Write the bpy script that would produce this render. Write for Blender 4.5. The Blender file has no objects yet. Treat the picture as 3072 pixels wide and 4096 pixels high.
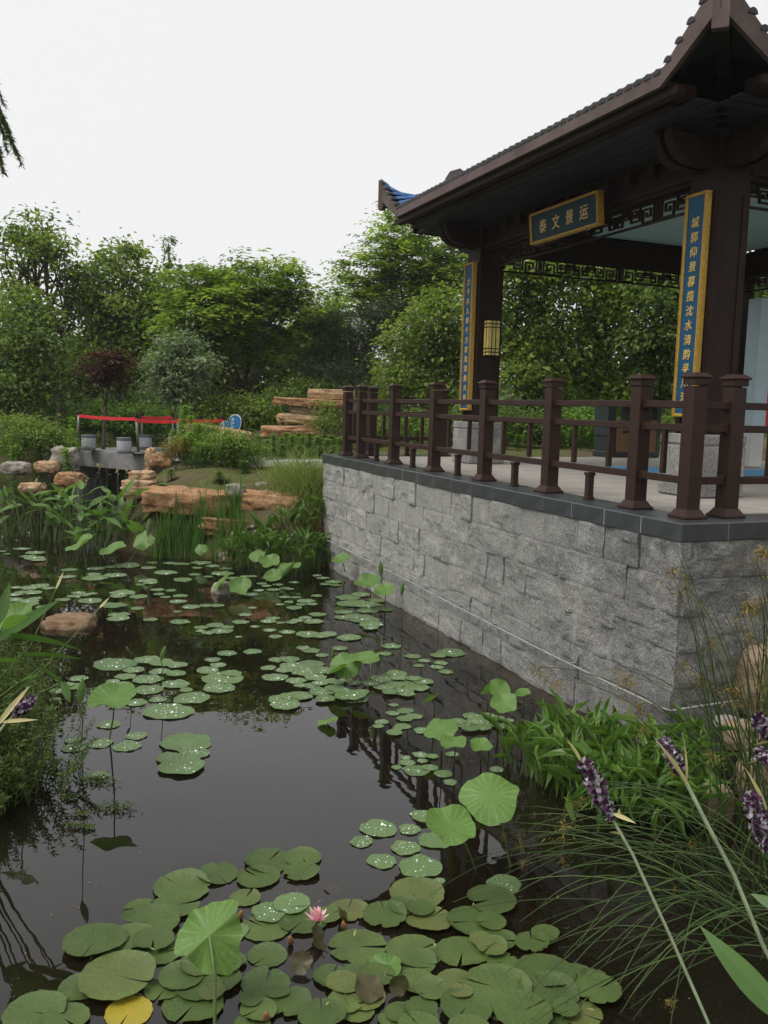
import bpy, math, random
import numpy as np
from mathutils import Vector, Matrix, noise

SC = bpy.context.scene
COL = SC.collection
# ------------------------------------------------------------------ camera, sky, sun, exposure
PITCH, ROLL, EYE = 0.1190, 0.0274, 2.5719
cam = bpy.data.cameras.new('camera'); camo = bpy.data.objects.new('camera', cam); COL.objects.link(camo)
cr, sr = math.cos(ROLL), math.sin(ROLL)
R0 = Vector((1, 0, 0)); U0 = Vector((0, math.sin(PITCH), math.cos(PITCH))); FW = Vector((0, math.cos(PITCH), -math.sin(PITCH)))
RR = cr*R0 + sr*U0; UU = -sr*R0 + cr*U0
camo.matrix_world = Matrix(((RR.x, UU.x, -FW.x, 0), (RR.y, UU.y, -FW.y, 0), (RR.z, UU.z, -FW.z, EYE), (0, 0, 0, 1)))
cam.sensor_fit = 'AUTO'; cam.sensor_width = 36; cam.lens = 30.877; cam.clip_start = .05; cam.clip_end = 2000
SC.camera = camo

SUN_EL, SUN_AZ = math.radians(58), math.radians(248)     # azimuth clockwise from +Y: sun on the left, behind the camera
w = bpy.data.worlds.new('World'); SC.world = w; w.use_nodes = True
nt = w.node_tree; nt.nodes.clear()
n_out = nt.nodes.new('ShaderNodeOutputWorld'); n_bg = nt.nodes.new('ShaderNodeBackground')
n_sky = nt.nodes.new('ShaderNodeTexSky'); n_sky.sky_type = 'NISHITA'; n_sky.sun_disc = False
n_sky.sun_elevation = SUN_EL; n_sky.sun_rotation = SUN_AZ; n_sky.air_density = 1.0; n_sky.dust_density = 4.0; n_sky.ozone_density = 1.0
n_hs = nt.nodes.new('ShaderNodeHueSaturation'); n_hs.inputs['Saturation'].default_value = .12
n_mix = nt.nodes.new('ShaderNodeMixRGB'); n_mix.blend_type = 'MIX'; n_mix.inputs[0].default_value = .9
n_mix.inputs[2].default_value = (7.95, 7.98, 8.03, 1)      # the even white of the cloud layer
nt.links.new(n_sky.outputs[0], n_hs.inputs['Color']); nt.links.new(n_hs.outputs[0], n_mix.inputs[1])
nt.links.new(n_mix.outputs[0], n_bg.inputs[0]); n_bg.inputs[1].default_value = .069
nt.links.new(n_bg.outputs[0], n_out.inputs[0])
sl = bpy.data.lights.new('sun', 'SUN'); sl.energy = 1.5; sl.angle = math.radians(35); sl.color = (1, .97, .93)
so = bpy.data.objects.new('sun', sl); COL.objects.link(so)
sd = Vector((math.sin(SUN_AZ)*math.cos(SUN_EL), math.cos(SUN_AZ)*math.cos(SUN_EL), math.sin(SUN_EL)))
so.rotation_euler = sd.to_track_quat('Z', 'Y').to_euler(); so.location = sd*60
SC.view_settings.view_transform = 'Standard'; SC.view_settings.look = 'None'
SC.view_settings.exposure = .8; SC.view_settings.gamma = 1; SC.view_settings.use_curve_mapping = False
SC.render.engine = 'CYCLES'
SC.cycles.max_bounces = 6; SC.cycles.transparent_max_bounces = 12; SC.cycles.diffuse_bounces = 3; SC.cycles.glossy_bounces = 3
SC.cycles.transmission_bounces = 3; SC.cycles.caustics_reflective = False; SC.cycles.caustics_refractive = False
SC.cycles.use_denoising = True

# ------------------------------------------------------------------ helpers
rnd = random.Random(7)
def tag(o, label=None, cat=None, group=None, kind=None):
    if label: o['label'] = label
    if cat: o['category'] = cat
    if group: o['group'] = group
    if kind: o['kind'] = kind
    return o
def empty(name, loc=(0, 0, 0), rz=0, label=None, cat=None, group=None):
    o = bpy.data.objects.new(name, None); COL.objects.link(o); o.location = loc; o.rotation_euler = (0, 0, rz); o.empty_display_size = .1
    return tag(o, label, cat, group)
def place(name, me, parent=None, loc=(0, 0, 0), rot=(0, 0, 0), sc=(1, 1, 1), label=None, cat=None, group=None, kind=None):
    o = bpy.data.objects.new(name, me); COL.objects.link(o); o.parent = parent
    o.location = loc; o.rotation_euler = rot; o.scale = sc
    return tag(o, label, cat, group, kind)
def copy_tree(o, parent=None):
    c = o.copy(); COL.objects.link(c)
    if parent: c.parent = parent
    for ch in list(o.children): copy_tree(ch, c)
    return c
class MB:
    def __init__(s): s.v = []; s.f = []; s.a = []
    def add(s, V, F, a=0.0):
        b = len(s.v); s.v += [tuple(p) for p in V]; s.f += [tuple(i+b for i in f) for f in F]; s.a += [a]*len(F)
        return s
    def box(s, c, d, rz=0, a=0.0):
        x, y, z = d[0]/2, d[1]/2, d[2]/2; ca, sa = math.cos(rz), math.sin(rz)
        V = [(c[0]+ca*i-sa*j, c[1]+sa*i+ca*j, c[2]+k) for i in (-x, x) for j in (-y, y) for k in (-z, z)]
        return s.add(V, [(0, 1, 3, 2), (4, 6, 7, 5), (0, 4, 5, 1), (2, 3, 7, 6), (0, 2, 6, 4), (1, 5, 7, 3)], a)
    def bev(s, c, d, e=.006, a=0.0):
        """box with chamfered vertical and horizontal edges"""
        x, y, z = d[0]/2, d[1]/2, d[2]/2
        def ring(ix, iy, k): return [(c[0]+p, c[1]+q, c[2]+k) for p, q in ((-ix+e, -iy), (ix-e, -iy), (ix, -iy+e), (ix, iy-e), (ix-e, iy), (-ix+e, iy), (-ix, iy-e), (-ix, -iy+e))]
        V = ring(x-e, y-e, -z)+ring(x, y, -z+e)+ring(x, y, z-e)+ring(x-e, y-e, z)
        F = [tuple(range(7, -1, -1)), tuple(range(24, 32))]
        for r in range(3):
            for i in range(8): F.append((r*8+i, r*8+(i+1) % 8, r*8+8+(i+1) % 8, r*8+8+i))
        return s.add(V, F, a)
    def tube(s, pts, rad, n=6, cap=True, a=0.0):
        P = [Vector(p) for p in pts]; m = len(P)
        if not hasattr(rad, '__len__'): rad = [rad]*m
        V = []; up = None
        for i in range(m):
            t = (P[min(i+1, m-1)]-P[max(i-1, 0)])
            t = t.normalized() if t.length > 1e-9 else Vector((0, 0, 1))
            if up is None: up = t.orthogonal().normalized()
            up = (up-t*up.dot(t)); up = up.normalized() if up.length > 1e-6 else t.orthogonal().normalized()
            b = t.cross(up)
            for k in range(n):
                q = 2*math.pi*k/n; V.append(P[i]+(up*math.cos(q)+b*math.sin(q))*rad[i])
        F = [(i*n+k, i*n+(k+1) % n, i*n+n+(k+1) % n, i*n+n+k) for i in range(m-1) for k in range(n)]
        if cap: F += [tuple(range(n-1, -1, -1)), tuple((m-1)*n+k for k in range(n))]
        return s.add(V, F, a)
    def lathe(s, prof, n=16, c=(0, 0, 0), a=0.0):
        V = [(c[0]+r*math.cos(2*math.pi*k/n), c[1]+r*math.sin(2*math.pi*k/n), c[2]+z) for r, z in prof for k in range(n)]; m = len(prof)
        F = [(i*n+k, i*n+(k+1) % n, i*n+n+(k+1) % n, i*n+n+k) for i in range(m-1) for k in range(n)]
        F += [tuple(range(n-1, -1, -1)), tuple((m-1)*n+k for k in range(n))]
        return s.add(V, F, a)
    def prism(s, prof, axis, lo, hi, a=0.0):
        """extrude a 2D polygon: axis 0 -> profile is (y,z) along x; 1 -> (x,z) along y; 2 -> (x,y) along z"""
        n = len(prof)
        def P(p, t): return (t, p[0], p[1]) if axis == 0 else ((p[0], t, p[1]) if axis == 1 else (p[0], p[1], t))
        V = [P(p, lo) for p in prof]+[P(p, hi) for p in prof]
        F = [tuple(range(n-1, -1, -1)), tuple(range(n, 2*n))]+[(i, (i+1) % n, n+(i+1) % n, n+i) for i in range(n)]
        return s.add(V, F, a)
    def mesh(s, name, mat=None, smooth=False, attr=False):
        me = bpy.data.meshes.new(name); me.from_pydata(s.v, [], s.f)
        if mat: me.materials.append(mat)
        if attr:
            at = me.attributes.new('v', 'FLOAT', 'FACE'); at.data.foreach_set('value', s.a)
        if smooth: me.polygons.foreach_set('use_smooth', [True]*len(me.polygons))
        me.update(); return me
def npmesh(name, V, F, mat, val=None, smooth=False):
    me = bpy.data.meshes.new(name); n, k = F.shape
    me.vertices.add(len(V)); me.vertices.foreach_set('co', np.asarray(V, np.float32).ravel())
    me.loops.add(n*k); me.loops.foreach_set('vertex_index', F.astype(np.int32).ravel())
    me.polygons.add(n); me.polygons.foreach_set('loop_start', np.arange(0, n*k, k, dtype=np.int32))
    if smooth: me.polygons.foreach_set('use_smooth', np.ones(n, bool))
    me.update(calc_edges=True); me.materials.append(mat)
    if val is not None:
        at = me.attributes.new('v', 'FLOAT', 'FACE'); at.data.foreach_set('value', np.asarray(val, np.float32))
    return me

# ------------------------------------------------------------------ materials
def newmat(name):
    m = bpy.data.materials.new(name); m.use_nodes = True; t = m.node_tree; t.nodes.clear()
    o = t.nodes.new('ShaderNodeOutputMaterial'); return m, t, o
def node(t, typ, **kw):
    n = t.nodes.new(typ)
    for k, v in kw.items():
        if hasattr(n, k): setattr(n, k, v)
    return n
def ramp(t, fac, stops):
    r = t.nodes.new('ShaderNodeValToRGB'); e = r.color_ramp.elements
    while len(e) < len(stops): e.new(.5)
    for i, (p, c) in enumerate(stops): e[i].position = p; e[i].color = (*c, 1)
    t.links.new(fac, r.inputs[0]); return r.outputs[0]
def tnoise(t, scale, detail=4, rough=.6, coord='Object', stretch=None):
    tc = t.nodes.new('ShaderNodeTexCoord'); n = t.nodes.new('ShaderNodeTexNoise')
    n.inputs['Scale'].default_value = scale; n.inputs['Detail'].default_value = detail; n.inputs['Roughness'].default_value = rough
    src = t.nodes.new('ShaderNodeNewGeometry').outputs['Position'] if coord == 'W' else tc.outputs[coord]
    if stretch:
        mp = t.nodes.new('ShaderNodeMapping'); mp.inputs['Scale'].default_value = stretch; t.links.new(src, mp.inputs[0]); src = mp.outputs[0]
    t.links.new(src, n.inputs['Vector']); return n.outputs['Fac']
def mixc(t, fac, a, b, mode='MIX'):
    m = t.nodes.new('ShaderNodeMixRGB'); m.blend_type = mode
    for i, x in ((0, fac), (1, a), (2, b)):
        if hasattr(x, 'is_linked') or hasattr(x, 'links'): t.links.new(x, m.inputs[i])
        else: m.inputs[i].default_value = x if i == 0 else (*x, 1)
    return m.outputs[0]
def bumpn(t, h, strength, dist=.01):
    b = t.nodes.new('ShaderNodeBump'); b.inputs['Strength'].default_value = strength; b.inputs['Distance'].default_value = dist
    t.links.new(h, b.inputs['Height']); return b.outputs[0]
def principled(t, o, col, rough=.6, spec=.3, metal=0, normal=None):
    p = t.nodes.new('ShaderNodeBsdfPrincipled')
    if hasattr(col, 'links'): t.links.new(col, p.inputs['Base Color'])
    else: p.inputs['Base Color'].default_value = (*col, 1)
    if hasattr(rough, 'links'): t.links.new(rough, p.inputs['Roughness'])
    else: p.inputs['Roughness'].default_value = rough
    p.inputs['Specular IOR Level'].default_value = spec; p.inputs['Metallic'].default_value = metal
    if normal is not None: t.links.new(normal, p.inputs['Normal'])
    t.links.new(p.outputs[0], o.inputs[0]); return p
def surf(name, c1, c2, scale=6, rough=.6, spec=.3, metal=0, bump=0, bscale=60, stretch=None, lo=.35, hi=.65):
    m, t, o = newmat(name)
    col = ramp(t, tnoise(t, scale, 6, .65, stretch=stretch), [(lo, c1), (hi, c2)])
    principled(t, o, col, rough, spec, metal, bumpn(t, tnoise(t, bscale, 5, .6), bump) if bump else None); return m
def leafmat(name, dark, light, trans=.28, rough=.5, spec=.25, objvar=.0, vein=False, tmul=1.5, radial=0):
    m, t, o = newmat(name)
    at = node(t, 'ShaderNodeAttribute'); at.attribute_name = 'v'
    fac = at.outputs['Fac']
    if objvar:
        oi = t.nodes.new('ShaderNodeObjectInfo'); ma = node(t, 'ShaderNodeMath', operation='MULTIPLY'); ma.inputs[1].default_value = objvar
        t.links.new(oi.outputs['Random'], ma.inputs[0]); mb = node(t, 'ShaderNodeMath', operation='ADD'); t.links.new(fac, mb.inputs[0]); t.links.new(ma.outputs[0], mb.inputs[1]); fac = mb.outputs[0]
    col = ramp(t, fac, [(0, dark), (1, light)])
    if vein:
        col = mixc(t, 1.0, col, ramp(t, tnoise(t, 9, 5, .7), [(.3, (.78, .78, .78)), (.7, (1.1, 1.1, 1.05))]), 'MULTIPLY')
    if radial:
        tc = t.nodes.new('ShaderNodeTexCoord'); gr = node(t, 'ShaderNodeTexGradient', gradient_type='RADIAL'); t.links.new(tc.outputs['Object'], gr.inputs[0])
        w1 = node(t, 'ShaderNodeMath', operation='MULTIPLY'); w1.inputs[1].default_value = radial*2*math.pi; t.links.new(gr.outputs['Fac'], w1.inputs[0])
        w2 = node(t, 'ShaderNodeMath', operation='MULTIPLY_ADD'); w2.inputs[1].default_value = 2.2; t.links.new(tnoise(t, 2.5, 3, .6), w2.inputs[0]); t.links.new(w1.outputs[0], w2.inputs[2])
        sn = node(t, 'ShaderNodeMath', operation='SINE'); t.links.new(w2.outputs[0], sn.inputs[0])
        col = mixc(t, 1.0, col, ramp(t, sn.outputs[0], [(0, (.93, .93, .93)), (.86, (1, 1, 1)), (.98, (1.3, 1.24, 1.3))]), 'MULTIPLY')
        ag = ramp(t, tnoise(t, 1.6, 6, .75), [(.64, (0, 0, 0)), (.76, (.6, .6, .6))]); col = mixc(t, ag, col, (.16, .17, .045))
    p = principled(t, o, col, rough, spec)
    tr = t.nodes.new('ShaderNodeBsdfTranslucent'); tc = mixc(t, 1.0, col, (tmul*.95, tmul, tmul*.5), 'MULTIPLY'); t.links.new(tc, tr.inputs[0])
    mx = t.nodes.new('ShaderNodeMixShader'); mx.inputs[0].default_value = trans
    t.links.new(p.outputs[0], mx.inputs[1]); t.links.new(tr.outputs[0], mx.inputs[2]); t.links.new(mx.outputs[0], o.inputs[0]); return m

def granite(name, k=1.0, streaks=True, warm=0.0):
    m, t, o = newmat(name)
    sp = ramp(t, tnoise(t, 95, 5, .85, 'W'), [(.36, (.065*k, .065*k, .07*k)), (.5, (.31*k, .30*k, .295*k)), (.64, (.62*k, .62*k, .60*k))])
    big = ramp(t, tnoise(t, 1.9, 10, .78, 'W'), [(.30, (.52, .52, .54)), (.5, (.9, .9, .88)), (.70, (1.22, 1.21, 1.14))])
    col = mixc(t, 1.0, sp, big, 'MULTIPLY')
    chp = ramp(t, tnoise(t, 5.5, 6, .62, 'W'), [(.56, (0, 0, 0)), (.68, (.5, .5, .5))]); col = mixc(t, chp, col, (.60, .60, .56))
    dmp = ramp(t, tnoise(t, 4.3, 8, .7, 'W', (1.4, 1.4, .7)), [(.55, (1, 1, 1)), (.70, (.55, .56, .58))]); col = mixc(t, 1.0, col, dmp, 'MULTIPLY')
    oi = t.nodes.new('ShaderNodeObjectInfo'); col = mixc(t, 1.0, col, ramp(t, oi.outputs['Random'], [(0, (.92, .92, .93)), (1, (1.06, 1.06, 1.05))]), 'MULTIPLY')
    if streaks:   # lime run down from the joints above
        f = ramp(t, tnoise(t, 1.0, 5, .7, 'W', (4.2, 4.2, .28)), [(.60, (0, 0, 0)), (.70, (1, 1, 1))])
        f2 = node(t, 'ShaderNodeMath', operation='MULTIPLY'); f2.inputs[1].default_value = .42; t.links.new(f, f2.inputs[0])
        col = mixc(t, f2.outputs[0], col, (.66, .66, .63))
        ge = t.nodes.new('ShaderNodeNewGeometry'); sx = t.nodes.new('ShaderNodeSeparateXYZ'); t.links.new(ge.outputs['Position'], sx.inputs[0])
        mr = t.nodes.new('ShaderNodeMapRange'); mr.inputs['From Min'].default_value = 6.6; mr.inputs['From Max'].default_value = 10.5; mr.inputs['To Max'].default_value = .62; t.links.new(sx.outputs['Y'], mr.inputs['Value'])
        ln = ramp(t, tnoise(t, 3.2, 9, .75, 'W'), [(.34, (.25, .25, .25)), (.62, (1, 1, 1))]); mm_ = node(t, 'ShaderNodeMath', operation='MULTIPLY'); t.links.new(mr.outputs[0], mm_.inputs[0]); t.links.new(ln, mm_.inputs[1])
        col = mixc(t, mm_.outputs[0], col, (.55, .55, .50))    # lime bloom on the far half of the wall
        g = ramp(t, tnoise(t, 2.1, 5, .7, 'W'), [(.58, (0, 0, 0)), (.75, (.35, .35, .35))]); col = mixc(t, g, col, (.27, .25, .17))
    if warm: col = mixc(t, warm, col, (.5, .45, .36))
    principled(t, o, col, .75, .25, 0, bumpn(t, tnoise(t, 22, 10, .8, 'W'), 1.0, .055)); return m
M = {}
M['granite'] = granite('rough_granite', 1.02)
M['plinth'] = granite('pale_granite', 1.25, False)
M['mortar'] = surf('mortar', (.20, .20, .19), (.32, .32, .30), 8, .9, .1)
M['pale_joint'] = surf('pale_joint', (.24, .24, .23), (.36, .36, .34), 9, .9, .1)
M['slate'] = surf('dark_slate', (.026, .030, .034), (.062, .068, .074), 3.5, .28, .5, bump=.12, bscale=40, lo=.3, hi=.75)
M['paving'] = surf('paving_stone', (.27, .25, .22), (.36, .335, .295), 2.2, .55, .35, bump=.15, bscale=90)
M['rail'] = surf('brown_painted_metal', (.029, .0150, .0115), (.040, .021, .0162), 5, .45, .18, bump=.05, bscale=120)
M['wood'] = surf('dark_brown_timber', (.0165, .0090, .0066), (.027, .0148, .0108), 7, .6, .15, bump=.1, bscale=50, stretch=(1, 1, .2))
M['fascia'] = surf('weathered_eave_board', (.070, .047, .041), (.125, .090, .082), 2.6, .6, .3, bump=.1, bscale=40)
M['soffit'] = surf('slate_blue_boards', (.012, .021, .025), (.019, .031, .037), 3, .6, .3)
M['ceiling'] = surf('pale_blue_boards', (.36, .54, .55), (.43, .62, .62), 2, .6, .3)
M['bluetile'] = surf('glazed_blue_tile', (.015, .075, .22), (.04, .16, .40), 5, .28, .5, bump=.1)
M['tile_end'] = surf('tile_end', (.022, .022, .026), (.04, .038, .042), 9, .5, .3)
M['gold'] = surf('gilt', (.36, .21, .025), (.54, .33, .05), 30, .42, .4, bump=.5, bscale=70)
M['signblue'] = surf('sign_blue', (.009, .060, .12), (.013, .078, .15), 4, .5, .15)
M['plaqueblue'] = surf('plaque_blue', (.010, .030, .040), (.016, .042, .055), 4, .5, .12)
M['goldletter'] = surf('gilt_letters', (.50, .30, .06), (.72, .50, .14), 30, .4, .5)
M['lampglass'] = surf('amber_lamp_glass', (.50, .40, .10), (.68, .56, .18), 14, .35, .4)
M['pipe'] = surf('grey_plastic_pipe', (.20, .195, .195), (.32, .315, .31), 9, .5, .3)
M['bin'] = surf('charcoal_metal', (.018, .026, .03), (.028, .038, .042), 6, .4, .4)
M['binfront'] = surf('bronze_panel', (.16, .095, .035), (.2, .12, .05), 5, .45, .4)
M['ink'] = surf('dark_print', (.012, .008, .006), (.02, .012, .01), 8, .6, .2)
M['panelblue'] = surf('pale_blue_panel', (.40, .52, .56), (.47, .58, .62), 3, .5, .35)
M['panelwhite'] = surf('off_white_panel', (.58, .57, .54), (.66, .65, .62), 3, .6, .3)
M['red'] = surf('red_belt', (.55, .018, .03), (.66, .03, .045), 6, .55, .3)
M['steel'] = surf('brushed_steel', (.13, .125, .11), (.22, .21, .18), 12, .35, .5, metal=.6)
M['bridge'] = surf('bridge_stone', (.17, .17, .17), (.27, .265, .26), 3, .7, .3, bump=.3, bscale=70)
M['stool'] = surf('stool_stone', (.30, .31, .34), (.42, .43, .46), 10, .7, .3, bump=.2, bscale=90)
M['stoolband'] = surf('stool_band', (.085, .09, .105), (.14, .145, .16), 10, .65, .3)
M['heart'] = surf('heart_blue', (.02, .16, .38), (.03, .2, .46), 4, .45, .4)
M['white'] = surf('white_paint', (.74, .76, .78), (.8, .82, .84), 4, .5, .3)
M['bark'] = surf('bark', (.035, .028, .022), (.085, .072, .058), 9, .9, .1, bump=.6, bscale=25, stretch=(1, 1, .3))
M['drops'] = surf('water_drops', (.80, .84, .84), (.86, .9, .9), 4, .08, .8)  # white base colour stands in for the bright reflection inside each drop
M['stalk'] = surf('green_stalk', (.07, .11, .03), (.13, .19, .06), 9, .5, .3)
M['brownstalk'] = surf('submerged_stalk', (.16, .10, .07), (.26, .17, .13), 9, .5, .3)

def rockmat(name, c):
    m, t, o = newmat(name)
    a = ramp(t, tnoise(t, 3.2, 8, .68, stretch=(1, 1, 2.6)), [(.32, c[0]), (.5, c[1]), (.68, c[2])])
    v = node(t, 'ShaderNodeTexVoronoi', feature='DISTANCE_TO_EDGE'); v.inputs['Scale'].default_value = 4.5
    tc = t.nodes.new('ShaderNodeTexCoord'); nz = tnoise(t, 3, 4, .6); va = node(t, 'ShaderNodeVectorMath', operation='ADD')
    t.links.new(tc.outputs['Object'], va.inputs[0]); t.links.new(nz, va.inputs[1]); t.links.new(va.outputs[0], v.inputs['Vector'])
    pale = ramp(t, v.outputs['Distance'], [(0, (.55, .55, .55)), (.05, (0, 0, 0))])
    a = mixc(t, pale, a, c[3])
    h = tnoise(t, 14, 10, .7, stretch=(1, 1, 2))
    principled(t, o, a, .8, .2, 0, bumpn(t, h, .7, .04)); return m
M['orange'] = rockmat('ochre_rock', [(.16, .075, .03), (.34, .18, .085), (.50, .30, .16), (.55, .42, .30)])
M['tan'] = rockmat('tan_rock', [(.22, .13, .065), (.42, .27, .15), (.56, .40, .25), (.6, .5, .38)])
M['greyrock'] = rockmat('grey_boulder', [(.13, .115, .095), (.28, .255, .215), (.42, .385, .335), (.38, .355, .31)])
M['brownrock'] = rockmat('brown_boulder', [(.14, .095, .06), (.27, .19, .125), (.40, .30, .21), (.36, .28, .2)])
M['wetrock'] = rockmat('wet_rock', [(.10, .06, .03), (.22, .14, .08), (.34, .24, .15), (.3, .22, .15)])

def groundmat():
    m, t, o = newmat('ground')
    soil = ramp(t, tnoise(t, 1.3, 8, .7), [(.3, (.055, .04, .026)), (.5, (.10, .075, .048)), (.7, (.15, .115, .075))])
    moss = ramp(t, tnoise(t, 9, 6, .7), [(.3, (.05, .065, .018)), (.7, (.13, .14, .045))])
    f = ramp(t, tnoise(t, .55, 6, .65), [(.42, (0, 0, 0)), (.56, (1, 1, 1))])
    col = mixc(t, f, soil, moss)
    g = t.nodes.new('ShaderNodeNewGeometry'); sx = t.nodes.new('ShaderNodeSeparateXYZ'); t.links.new(g.outputs['Position'], sx.inputs[0])
    mr = t.nodes.new('ShaderNodeMapRange'); mr.inputs['From Min'].default_value = -.05; mr.inputs['From Max'].default_value = .12; t.links.new(sx.outputs['Z'], mr.inputs['Value'])
    mud = ramp(t, tnoise(t, 1.6, 7, .7), [(.3, (.010, .0075, .004)), (.7, (.042, .030, .014))])
    col = mixc(t, mr.outputs[0], mud, col)
    principled(t, o, col, .95, .1, 0, bumpn(t, tnoise(t, 11, 9, .75), .8, .06)); return m
M['ground'] = groundmat()
def watermat():
    m, t, o = newmat('pond_water')
    h = tnoise(t, 1.6, 3, .5, coord='Object'); nb = bumpn(t, h, .012, .25)
    gl = t.nodes.new('ShaderNodeBsdfGlossy'); gl.inputs['Roughness'].default_value = .0; gl.inputs['Color'].default_value = (.97, .97, 1, 1)
    tr = t.nodes.new('ShaderNodeBsdfTransparent'); tr.inputs[0].default_value = (.50, .41, .26, 1)
    fr = t.nodes.new('ShaderNodeFresnel'); fr.inputs[0].default_value = 1.5
    t.links.new(nb, gl.inputs['Normal']); t.links.new(nb, fr.inputs['Normal'])
    df = t.nodes.new('ShaderNodeBsdfDiffuse'); t.links.new(ramp(t, tnoise(t, .8, 5, .6), [(.3, (.12, .115, .075)), (.7, (.30, .275, .17))]), df.inputs[0])     # fine silt hanging in the water
    ms = t.nodes.new('ShaderNodeMixShader'); ms.inputs[0].default_value = .03; t.links.new(tr.outputs[0], ms.inputs[1]); t.links.new(df.outputs[0], ms.inputs[2])
    mx = t.nodes.new('ShaderNodeMixShader'); t.links.new(fr.outputs[0], mx.inputs[0]); t.links.new(ms.outputs[0], mx.inputs[1]); t.links.new(gl.outputs[0], mx.inputs[2])
    t.links.new(mx.outputs[0], o.inputs[0]); return m
M['water'] = watermat()

# leaves
def lilymat(name):
    m, t, o = newmat(name); oi = t.nodes.new('ShaderNodeObjectInfo')
    base = ramp(t, oi.outputs['Random'], [(0, (.050, .084, .020)), (.55, (.068, .110, .026)), (.85, (.086, .122, .032)), (1, (.11, .126, .036))])
    tc = t.nodes.new('ShaderNodeTexCoord'); gr = node(t, 'ShaderNodeTexGradient', gradient_type='RADIAL'); t.links.new(tc.outputs['Object'], gr.inputs[0])
    w1 = node(t, 'ShaderNodeMath', operation='MULTIPLY'); w1.inputs[1].default_value = 17*2*math.pi; t.links.new(gr.outputs['Fac'], w1.inputs[0])
    n_ = tnoise(t, 3, 3, .6); w2 = node(t, 'ShaderNodeMath', operation='MULTIPLY_ADD'); w2.inputs[1].default_value = 3.0; t.links.new(n_, w2.inputs[0]); t.links.new(w1.outputs[0], w2.inputs[2])
    sn = node(t, 'ShaderNodeMath', operation='SINE'); t.links.new(w2.outputs[0], sn.inputs[0])
    vein = ramp(t, sn.outputs[0], [(.90, (1, 1, 1)), (.99, (1.28, 1.22, 1.25))])
    col = mixc(t, 1.0, base, vein, 'MULTIPLY')
    col = mixc(t, 1.0, col, ramp(t, tnoise(t, 4.5, 7, .7, 'W'), [(.3, (.72, .75, .8)), (.7, (1.2, 1.16, 1.05))]), 'MULTIPLY')
    sp = node(t, 'ShaderNodeTexVoronoi'); sp.inputs['Scale'].default_value = 9; t.links.new(tc.outputs['Object'], sp.inputs['Vector'])
    spk = ramp(t, sp.outputs['Distance'], [(.06, (.25, .2, .12)), (.13, (1, 1, 1))]); ns = ramp(t, tnoise(t, 6, 2, .5), [(.5, (0, 0, 0)), (.56, (1, 1, 1))])
    col = mixc(t, ns, col, mixc(t, 1.0, col, spk, 'MULTIPLY'))
    ed = ramp(t, tnoise(t, 2.2, 6, .75), [(.66, (0, 0, 0)), (.74, (1, 1, 1))]); col = mixc(t, ed, col, (.13, .13, .035))
    principled(t, o, col, .34, .38, 0, bumpn(t, tnoise(t, 7, 6, .7), .35, .05)); return m
M['lotus'] = leafmat('lotus_pad_leaf', (.068, .125, .046), (.118, .19, .072), .08, .5, .35, .8, True, radial=20)
M['lotus_up'] = leafmat('raised_lotus_leaf', (.085, .18, .036), (.14, .25, .06), .30, .45, .3, .8, True, radial=20)
M['lily'] = lilymat('lily_pad_leaf')
M['lily_under'] = leafmat('lily_pad_underside', (.045, .055, .018), (.075, .066, .03), .1, .4, .3, .5, True)
M['lily_yellow'] = leafmat('yellowing_pad', (.30, .27, .03), (.40, .30, .03), .15, .4, .3, 0, True)
M['thalia'] = leafmat('thalia_leaf', (.055, .125, .030), (.13, .24, .055), .34, .42, .35, .0)
M['arrow'] = leafmat('arrowhead_leaf', (.045, .105, .018), (.13, .235, .040), .32, .42, .35, .0)
M['iris'] = leafmat('iris_blade', (.045, .11, .022), (.13, .25, .05), .32, .45, .3)
M['grassb'] = leafmat('grass_blade', (.09, .15, .03), (.27, .32, .10), .32, .6, .2)
M['rush'] = leafmat('rush_stem', (.025, .052, .014), (.085, .13, .035), .1, .45, .3)
M['fine'] = leafmat('fine_leaf', (.04, .072, .016), (.135, .185, .05), .30, .55, .2)
M['seed'] = leafmat('rush_seed', (.13, .095, .025), (.30, .235, .075), .2, .7, .1)
M['br_mid'] = leafmat('broadleaf_mid', (.042, .090, .016), (.28, .36, .07), .50, .5, .25)
M['br_bright'] = leafmat('broadleaf_bright', (.055, .115, .018), (.31, .40, .07), .50, .5, .25)
M['br_dark'] = leafmat('broadleaf_dark', (.034, .072, .016), (.19, .26, .055), .45, .5, .25)
M['locust'] = leafmat('locust_leaflets', (.045, .10, .016), (.32, .42, .075), .50, .5, .2)
M['silver'] = leafmat('silver_leaf', (.10, .15, .07), (.25, .32, .17), .30, .55, .25)
M['maple'] = leafmat('red_leaf', (.045, .018, .017), (.11, .045, .038), .3, .5, .25)
M['pine'] = leafmat('pine_needles', (.026, .045, .02), (.075, .10, .048), .12, .6, .2)
M['shrub'] = leafmat('shrub_leaf', (.065, .125, .02), (.24, .34, .06), .38, .5, .25)
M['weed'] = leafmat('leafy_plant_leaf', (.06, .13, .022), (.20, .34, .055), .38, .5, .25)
M['wood_far'] = leafmat('woodland_leaf', (.045, .085, .028), (.13, .19, .065), .35, .6, .15)
M['purple'] = leafmat('purple_floret', (.045, .012, .045), (.10, .03, .095), .15, .6, .2)
M['floret'] = leafmat('mealy_floret', (.26, .23, .28), (.46, .43, .48), .15, .8, .1)
M['bract'] = leafmat('straw_bract', (.42, .38, .18), (.58, .52, .28), .2, .6, .2)
M['petal'] = leafmat('pink_petal', (.66, .03, .17), (.86, .62, .68), .15, .5, .2)
M['sepal'] = leafmat('sepal', (.12, .18, .05), (.3, .36, .14), .2, .5, .2)

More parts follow.
